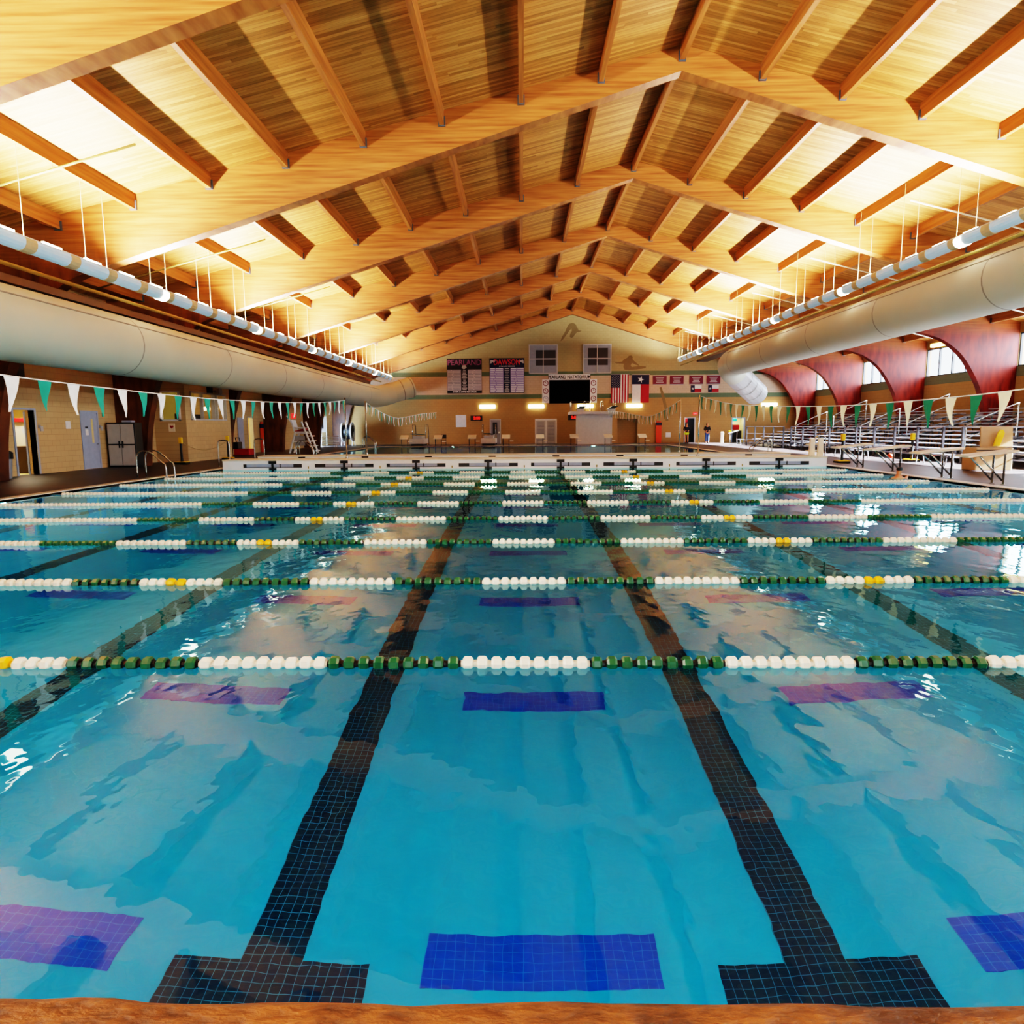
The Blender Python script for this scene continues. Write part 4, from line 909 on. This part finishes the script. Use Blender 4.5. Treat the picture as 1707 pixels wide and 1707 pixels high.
# ------------------------------------------------------------------ right side: bleachers
banks = [(18.4, 25.9, 'front bank'), (27.1, 34.1, 'second bank'), (35.3, 42.3, 'third bank'), (43.5, 50.6, 'rear bank')]
bl = ['aluminium bleacher bank at the right frame edge', 'aluminium bleacher bank behind the stanchion on the right', 'aluminium bleacher bank under the second visible clerestory window', 'aluminium bleacher bank farthest along the right wall']
for (a, b, nm), lab in zip(banks, bl):
    t = thing('bleacher', lab, 'bleacher', (17.3, a, ZD), 'bleacher banks')
    for i in range(11):
        x = 17.45 + .61*i; z = .56 + .175*i
        MB().box(x, a, z-.04, x+.29, b, z).build('seat_plank', M['alum'], t); MB().box(x+.3, a, z-.27, x+.58, b, z-.23).build('foot_plank', M['alum'], t)
    MB().box(17.2, a, .26, 17.5, b, .3).build('foot_plank', M['alum'], t)
    for k in range(5):
        y = a + .1 + (b-a-.2)*k/4; q = MB(); q.tube([(17.3, y, .2), (23.9, y, 2.08)], .04, 6)
        for i in range(0, 11, 2): x = 17.6+.61*i; q.tube([(x, y, ZD), (x, y, .5+.175*i)], .03, 6)
        q.build('support_frame', M['galv'], t)
for (a, b, nm), pl_ in zip(banks, ('at the right frame edge', 'behind the stanchion', 'behind the rear pool ladder', 'farthest along the wall')):
    t = thing('guard_rail', 'front guard rail of the bleacher bank %s' % pl_, 'railing', (17.0, a, ZD), 'bleacher guard rails')
    n = 4
    MB().tube([(17.0, a, 1.46), (17.0, b, 1.46)], .03, 8).build('top_rail', M['alum'], t); MB().tube([(17.0, a, .95), (17.0, b, .95)], .022, 8).build('middle_rail', M['alum'], t); MB().tube([(17.0, a, .5), (17.0, b, .5)], .022, 8).build('lower_rail', M['alum'], t)
    for k in range(n+1): y = a + (b-a)*k/n; MB().box(16.96, y-.045, ZD, 17.04, y+.045, 1.44).build('post', M['galv'], t)
for y, pl_ in ((26.5, 'between the front and second banks'), (34.7, 'between the second and third banks'), (42.9, 'between the third and rear banks'), (17.8, 'at the near end of the front bank')):
    t = thing('aisle_steps', 'grey bleacher aisle steps %s' % pl_, 'steps', (17.2, y, ZD), 'bleacher aisle steps')
    for i in range(11): x = 17.3+.61*i; MB().box(x, y-.55, .2+.175*i, x+.6, y+.55, .24+.175*i).build('step', M['alum'], t)
    q = MB(); q.tube([(17.3, y-.4, ZD+.02), (17.35, y-.4, .2), (23.8, y-.4, 2.04)], .035, 6); q.tube([(17.3, y+.4, ZD+.02), (17.35, y+.4, .2), (23.8, y+.4, 2.04)], .035, 6); q.build('stringer', M['galv'], t)
    for lo, (xa, za, xb, zb) in enumerate(((17.5, .35, 19.45, 1.0), (19.9, 1.0, 21.9, 1.7))):
        if lo == 1 and y == 17.8: continue
        h = .98
        t = thing('aisle_handrail', '%s steel handrail over the bleacher aisle %s' % (('lower', 'upper')[lo], pl_), 'handrail', (xa, y, za), 'bleacher aisle handrails')
        MB().tube(cr([(xa, y, za-.1), (xa, y, za+h), (xa+.12, y, za+h+.22), (xb-.15, y, zb+h+.32), (xb, y, zb+h+.22), (xb, y, zb-.1)], 4), .025, 8).build('rail', M['steel'], t, smooth=True)
        MB().tube([(xa, y, za+.62), (xb, y, zb+.8)], .022, 8).build('middle_rail', M['steel'], t)
# deck box with open lid
t = thing('deck_box', 'tan plastic deck box with its lid propped open', 'storage box', (15.45, 22.3, ZD)); MB().box(14.85, 21.9, ZD, 16.05, 22.6, .78).build('body', M['tan'], t, bevel=.03)
MB().obox((16.05, 22.75, 1.12), (1.08, .06, .68), ('X', -.1)).build('lid', M['tan'], t, bevel=.015)
MB().box(14.85, 21.885, .68, 16.05, 21.9, .72).build('rim', M['brown'], t)
q = MB(); q.prism([(15.87,.82),(16.10,.82),(16.23,1.25),(16.17,1.36),(16.07,1.36),(16.01,1.28)], 'Y', 22.60, 22.64); tag(q.build('kickboard', M['yellow'], bevel=.01), 'yellow kickboard standing against the open lid of the tan box', 'kickboard')
for (x, y0, y1, lab) in ((15.6, 24.2, 26.4, 'low aluminium bench in front of the second bleacher bank'), (15.5, 30.0, 33.0, 'low aluminium bench near the small red ball'), (17.2, 51.2, 53.2, 'low aluminium bench before the far right doorway')):
    t = thing('deck_bench', lab, 'bench', (x, y0, ZD), 'deck benches'); MB().box(x-.14, y0, .42, x+.14, y1, .46).build('seat', M['alum'], t)
    for y in (y0+.2, y1-.2): MB().tube([(x-.16, y, ZD), (x-.1, y, .42), (x+.1, y, .42), (x+.16, y, ZD)], .02, 8).build('leg', M['alum'], t)
q = MB(); q.lathe([(-.12*math.cos(PI*k/10), .12*math.sin(PI*k/10)+.001) for k in range(11)], 'Z', (16.3, 29.6, ZD+.12), 16); tag(q.build('play_ball', M['orange'], smooth=True), 'small orange ball on the deck in front of the bleachers', 'ball')
# white steps at the end of the front bulkhead
t = thing('step_unit', 'white plastic step unit standing on the right end of the front bulkhead', 'steps', (11.2, 25.7, .385))
for x in (10.98, 11.3): MB().prism([(x, .39), (x+.22, .39), (x+.19, 1.06), (x+.03, 1.06)], 'Y', 25.5, 25.62).build('panel', M['cream'], t, bevel=.01)
for z in (.55, .8): MB().box(10.99, 25.62, z, 11.5, 25.9, z+.04).build('tread', M['cream'], t)

# ------------------------------------------------------------------ concession contents
for (x, z, w, h, m, lab) in ((18.75, 1.9, .75, .28, M['teal'], 'turquoise panel at the top of the far right doorway'), (18.7, 1.1, .35, .55, M['teal'], 'turquoise box at the left inside the far right doorway'), (19.2, 1.15, .55, .45, M['red'], 'red box on the shelf inside the far right doorway')):
    tag(MB().box(x, YF+1.2, z, x+w, YF+1.5, z+h).build('display_box', m, bevel=.02), lab, 'box')
tag(MB().box(18.65, YF+.9, .03, 19.85, YF+1.7, 1.08).build('counter', M['dark']), 'dark counter inside the far right doorway', 'counter')
tag(MB().box(14.55, YF+1.2, 1.85, 15.05, YF+1.5, 2.2).build('storage_tub', M['red'], bevel=.02), 'red tub high inside the equipment room door', 'tub')
t = thing('lectern', 'pale folding table top with yellow cap leaning outside the far right doorway', 'table', (18.4, 58.2, ZD)); t.name = 'score_table'
MB().obox((18.35, 58.0, .98), (.8, .5, .05), ('Y', -.3)).build('table_top', M['lgrey'], t)
for s in (-.3, .3): MB().tube([(18.35+s, 58.0, ZD), (18.35+s, 58.0, .95+s*.3)], .025, 6).build('leg', M['lgrey'], t)
MB().box(17.95, 57.9, 1.0, 18.15, 58.1, 1.1).build('cap', M['yellow'], t)
tag(MB().box(17.15, 57.6, ZD, 17.4, 57.85, 1.0).build('deck_post', M['cream'], bevel=.02), 'cream square post on the deck near the far right doorway', 'post')

# ------------------------------------------------------------------ people
def skin_body(name, joints, edges, m, parent, sub=2):
    me = bpy.data.meshes.new(name); off = parent.location if parent else Vector((0,0,0))
    me.from_pydata([Vector(j[0])-off for j in joints], edges, []); me.materials.append(m)
    o = bpy.data.objects.new(name, me); COL.objects.link(o)
    if parent: o.parent = parent
    o.modifiers.new('skin', 'SKIN'); 
    for i, j in enumerate(joints):
        d = me.skin_vertices[0].data[i]; r = j[1]; d.radius = r if isinstance(r, tuple) else (r, r); d.use_root = (i == 0)
    s = o.modifiers.new('sub', 'SUBSURF'); s.levels = sub; s.render_levels = sub
    for p in me.polygons: p.use_smooth = True
    return o
def stander(x, y, lab, top, bottom, arms_front=False, extra=None):
    t = thing('person', lab, 'person', (x, y, ZD)); z = ZD; V = lambda a, b, c: (x+a, y+b, z+c)
    J = [(V(0,0,.95), (.13,.10)), (V(0,0,1.15), (.135,.10)), (V(0,0,1.35), (.15,.10)), (V(0,0,1.46), (.06,.06)), (V(0,-.01,1.54), (.07,.08)), (V(0,-.02,1.64), (.075,.09)), (V(0,-.01,1.71), (.05,.06)),
         (V(.17,0,1.38), .055), (V(.24,.0,1.15), .045), (V(.12,-.2,1.08), .036), (V(.04,-.24,1.1), .03), (V(-.17,0,1.38), .055), (V(-.24,.0,1.15), .045), (V(-.12,-.2,1.08), .036), (V(-.04,-.24,1.1), .03),
         (V(.09,0,.85), .09), (V(.10,-.01,.48), .06), (V(.10,.01,.1), .045), (V(.10,-.13,.04), .04), (V(-.09,0,.85), .09), (V(-.10,-.01,.48), .06), (V(-.10,.01,.1), .045), (V(-.10,-.13,.04), .04)]
    E_ = [(0,1),(1,2),(2,3),(3,4),(4,5),(5,6),(2,7),(7,8),(8,9),(9,10),(2,11),(11,12),(12,13),(13,14),(0,15),(15,16),(16,17),(17,18),(0,19),(19,20),(20,21),(21,22)]
    skin_body('body', J, E_, M['skin'], t)
    JJ = [(V(0,0,.88), (.17,.13)), (V(0,0,1.15), (.165,.125)), (V(0,0,1.36), (.18,.12)), (V(0,0,1.45), (.085,.085)), (V(.18,0,1.38), .075), (V(.25,0,1.15), .065), (V(.13,-.19,1.08), .052), (V(-.18,0,1.38), .075), (V(-.25,0,1.15), .065), (V(-.13,-.19,1.08), .052)]
    skin_body('jacket', JJ, [(0,1),(1,2),(2,3),(2,4),(4,5),(5,6),(2,7),(7,8),(8,9)], top, t)
    JB = [(V(0,0,.93), (.15,.12)), (V(.09,0,.83), .11), (V(.10,-.01,.48), .085), (V(.10,.01,.1), .07), (V(-.09,0,.83), .11), (V(-.10,-.01,.48), .085), (V(-.10,.01,.1), .07)]
    if bottom == M['lime']: JB = [(V(0,0,.93), (.16,.13)), (V(.09,0,.85), .12), (V(.10,-.01,.70), .11), (V(-.09,0,.85), .12), (V(-.10,-.01,.70), .11)]; skin_body('shorts', JB, [(0,1),(1,2),(0,3),(3,4)], bottom, t)
    else: skin_body('jeans', JB, [(0,1),(1,2),(2,3),(0,4),(4,5),(5,6)], bottom, t)
    skin_body('hair', [(V(0,.03,1.48), (.09,.06)), (V(0,.04,1.6), (.1,.09)), (V(0,.01,1.72), (.085,.09))], [(0,1),(1,2)], M['hair'], t)
    q = MB()
    for s in (-1, 1): q.box(x+s*.1-.05, y-.19, z, x+s*.1+.05, y+.09, z+.09)
    q.build('shoes', M['dark'], t, bevel=.02)
stander(15.85, 57.2, 'person with dark hair in a dark jacket and blue jeans standing on the far deck', M['jacket'], M['jeans'])
stander(14.25, 57.8, 'person in a dark top and lime shorts standing at the equipment room door', M['jacket'], M['lime'])
# swimmer resting at the right pool edge
x, y = 11.02, 19.5
t = thing('person', 'swimmer with dark hair resting shoulder deep at the right pool edge', 'person', (x, y, 0))
V = lambda a, b, c: (x+a, y+b, c)
J = [(V(0,0,-.5), (.15,.11)), (V(0,0,-.2), (.17,.12)), (V(0,0,-.02), (.13,.10)), (V(0,0,.09), (.055,.055)), (V(.01,-.01,.17), (.068,.078)), (V(.01,-.01,.27), (.075,.088)), (V(.01,0,.33), (.05,.06)),
     (V(-.2,0,-.04), .062), (V(-.34,-.05,-.25), .048), (V(-.3,-.25,-.35), .036), (V(-.28,-.33,-.36), .03), (V(.2,0,-.04), .062), (V(.30,.12,-.02), .048), (V(.39,.24,.04), .036), (V(.43,.28,.06), .03)]
skin_body('body', J, [(0,1),(1,2),(2,3),(3,4),(4,5),(5,6),(2,7),(7,8),(8,9),(9,10),(2,11),(11,12),(12,13),(13,14)], M['skin'], t)
skin_body('hair', [(V(.01,-.02,.19), (.075,.07)), (V(.01,-.02,.27), (.09,.10)), (V(.01,-.01,.335), (.075,.085))], [(0,1),(1,2)], M['hair'], t)

# ------------------------------------------------------------------ world, sun, camera
W = bpy.data.worlds.new('World'); SC.world = W; W.use_nodes = True; wt_ = W.node_tree; bg = wt_.nodes['Background']
sk = wt_.nodes.new('ShaderNodeTexSky'); sk.sky_type = 'HOSEK_WILKIE'; sk.sun_direction = Vector((.85, -.35, .4)).normalized(); sk.turbidity = 3.
mxw = wt_.nodes.new('ShaderNodeMix'); mxw.data_type = 'RGBA'; mxw.inputs[0].default_value = .35; mxw.inputs[7].default_value = (.75, .87, 1., 1)
wt_.links.new(sk.outputs[0], mxw.inputs[6]); wt_.links.new(mxw.outputs[2], bg.inputs[0]); bg.inputs[1].default_value = 8.0
sd = bpy.data.lights.new('sun', 'SUN'); sd.energy = 170; sd.angle = .01; sd.color = (.84, .91, 1.); so = bpy.data.objects.new('sun', sd); COL.objects.link(so)
so.rotation_euler = Vector((-1, .03, -.55)).to_track_quat('-Z', 'Y').to_euler()
# daylight entering through the glazed openings
o = lamp('window_daylight', (XL+.15, 54.2, 1.3), 1.2, 700, (.50,.73,1.), (0,0,0), 1.7)
o.rotation_euler = Vector((.42, .9, -.05)).to_track_quat('-Z', 'Y').to_euler()
for a, b in WB: lamp('window_daylight', (XR+.35, (a+b)/2, 5.35), 1.6, 900, (.68,.82,1.), (0, PI/2, 0), b-a)

for p, q in ADDED_WN: lamp('window_daylight', ((p+q)/2, YB-.4, 4.0), q-p, 100, (.92,.95,1.), (PI/2, 0, 0), 2.8)  # fill light through the added openings out of view
# round underwater lights set in the pool walls
def pool_light(x, y, d, e, lab, z=-.28):
    d = Vector(d); n = Vector((round(d.x), round(d.y), 0)); t = thing('pool_light', lab, 'pool light', (x, y, z), 'underwater pool lights')
    A = Vector((x, y, z)); B = A + n*.05
    MB().tube([A, B], .2, 20).build('bezel', M['steel'], t); MB().tube([B, B + n*.012], .155, 20).build('lens', M['poollens'], t)
    q = bpy.data.lights.new('pool_lamp', 'AREA'); q.shape = 'DISK'; q.size = .3; q.energy = e; q.color = (.82, .97, .97)
    o = bpy.data.objects.new('pool_lamp', q); COL.objects.link(o); o.location = B + n*.03; o.rotation_euler = d.to_track_quat('-Z', 'Y').to_euler()
ol = ['nearest', 'second', 'third', 'fourth', 'fifth']
for k in range(5):
    y = 4.9 + 4.65*k
    pool_light(PXL, y, (1, 0, -.25), 130, 'round underwater light in the left pool wall, %s from the coping' % ol[k]); pool_light(PXR, y, (-1, 0, -.25), 130, 'round underwater light in the right pool wall, %s from the coping' % ol[k])
for k in range(7): pool_light(-9.6 + 3.2*k, PY0-.05, (0, 1, -.25), 42, 'added unseen underwater light in the near pool wall below the coping, %s' % ['leftmost', 'second from left', 'third from left', 'middle one', 'third from right', 'second from right', 'rightmost'][k], -.35)  # unseen lights added under the coping to brighten the near water
for x, w_ in ((-5.5, 'left'), (5.7, 'right')): pool_light(x, PY1, (0, -1, -.2), 160, 'round underwater light in the far diving pool wall, %s of the two' % w_)

f, pit, yaw, rol, h = 1101.9065, .1286, .0156, -.0067, 1.5748
Fv = Vector((-math.sin(yaw)*math.cos(pit), math.cos(yaw)*math.cos(pit), -math.sin(pit)))
R0 = Vector((math.cos(yaw), math.sin(yaw), 0)); U0 = R0.cross(Fv)
Rv = R0*math.cos(rol) + U0*math.sin(rol); Uv = Rv.cross(Fv)
cam = bpy.data.cameras.new('camera'); co = bpy.data.objects.new('camera', cam); COL.objects.link(co)
Mx = Matrix((( Rv.x, Uv.x, -Fv.x, 0), (Rv.y, Uv.y, -Fv.y, 0), (Rv.z, Uv.z, -Fv.z, h), (0,0,0,1))); co.matrix_world = Mx
cam.sensor_width = 36; cam.sensor_fit = 'HORIZONTAL'; cam.lens = f/1707*36; cam.clip_start = .05; cam.clip_end = 300
SC.camera = co
SC.view_settings.view_transform = 'Filmic'; SC.view_settings.look = 'Very High Contrast'; SC.view_settings.exposure = 0.05
SC.cycles.use_denoising = True; SC.cycles.max_bounces = 10; SC.cycles.diffuse_bounces = 4; SC.cycles.transmission_bounces = 6; SC.cycles.transparent_max_bounces = 12
SC.cycles.sample_clamp_indirect = 12
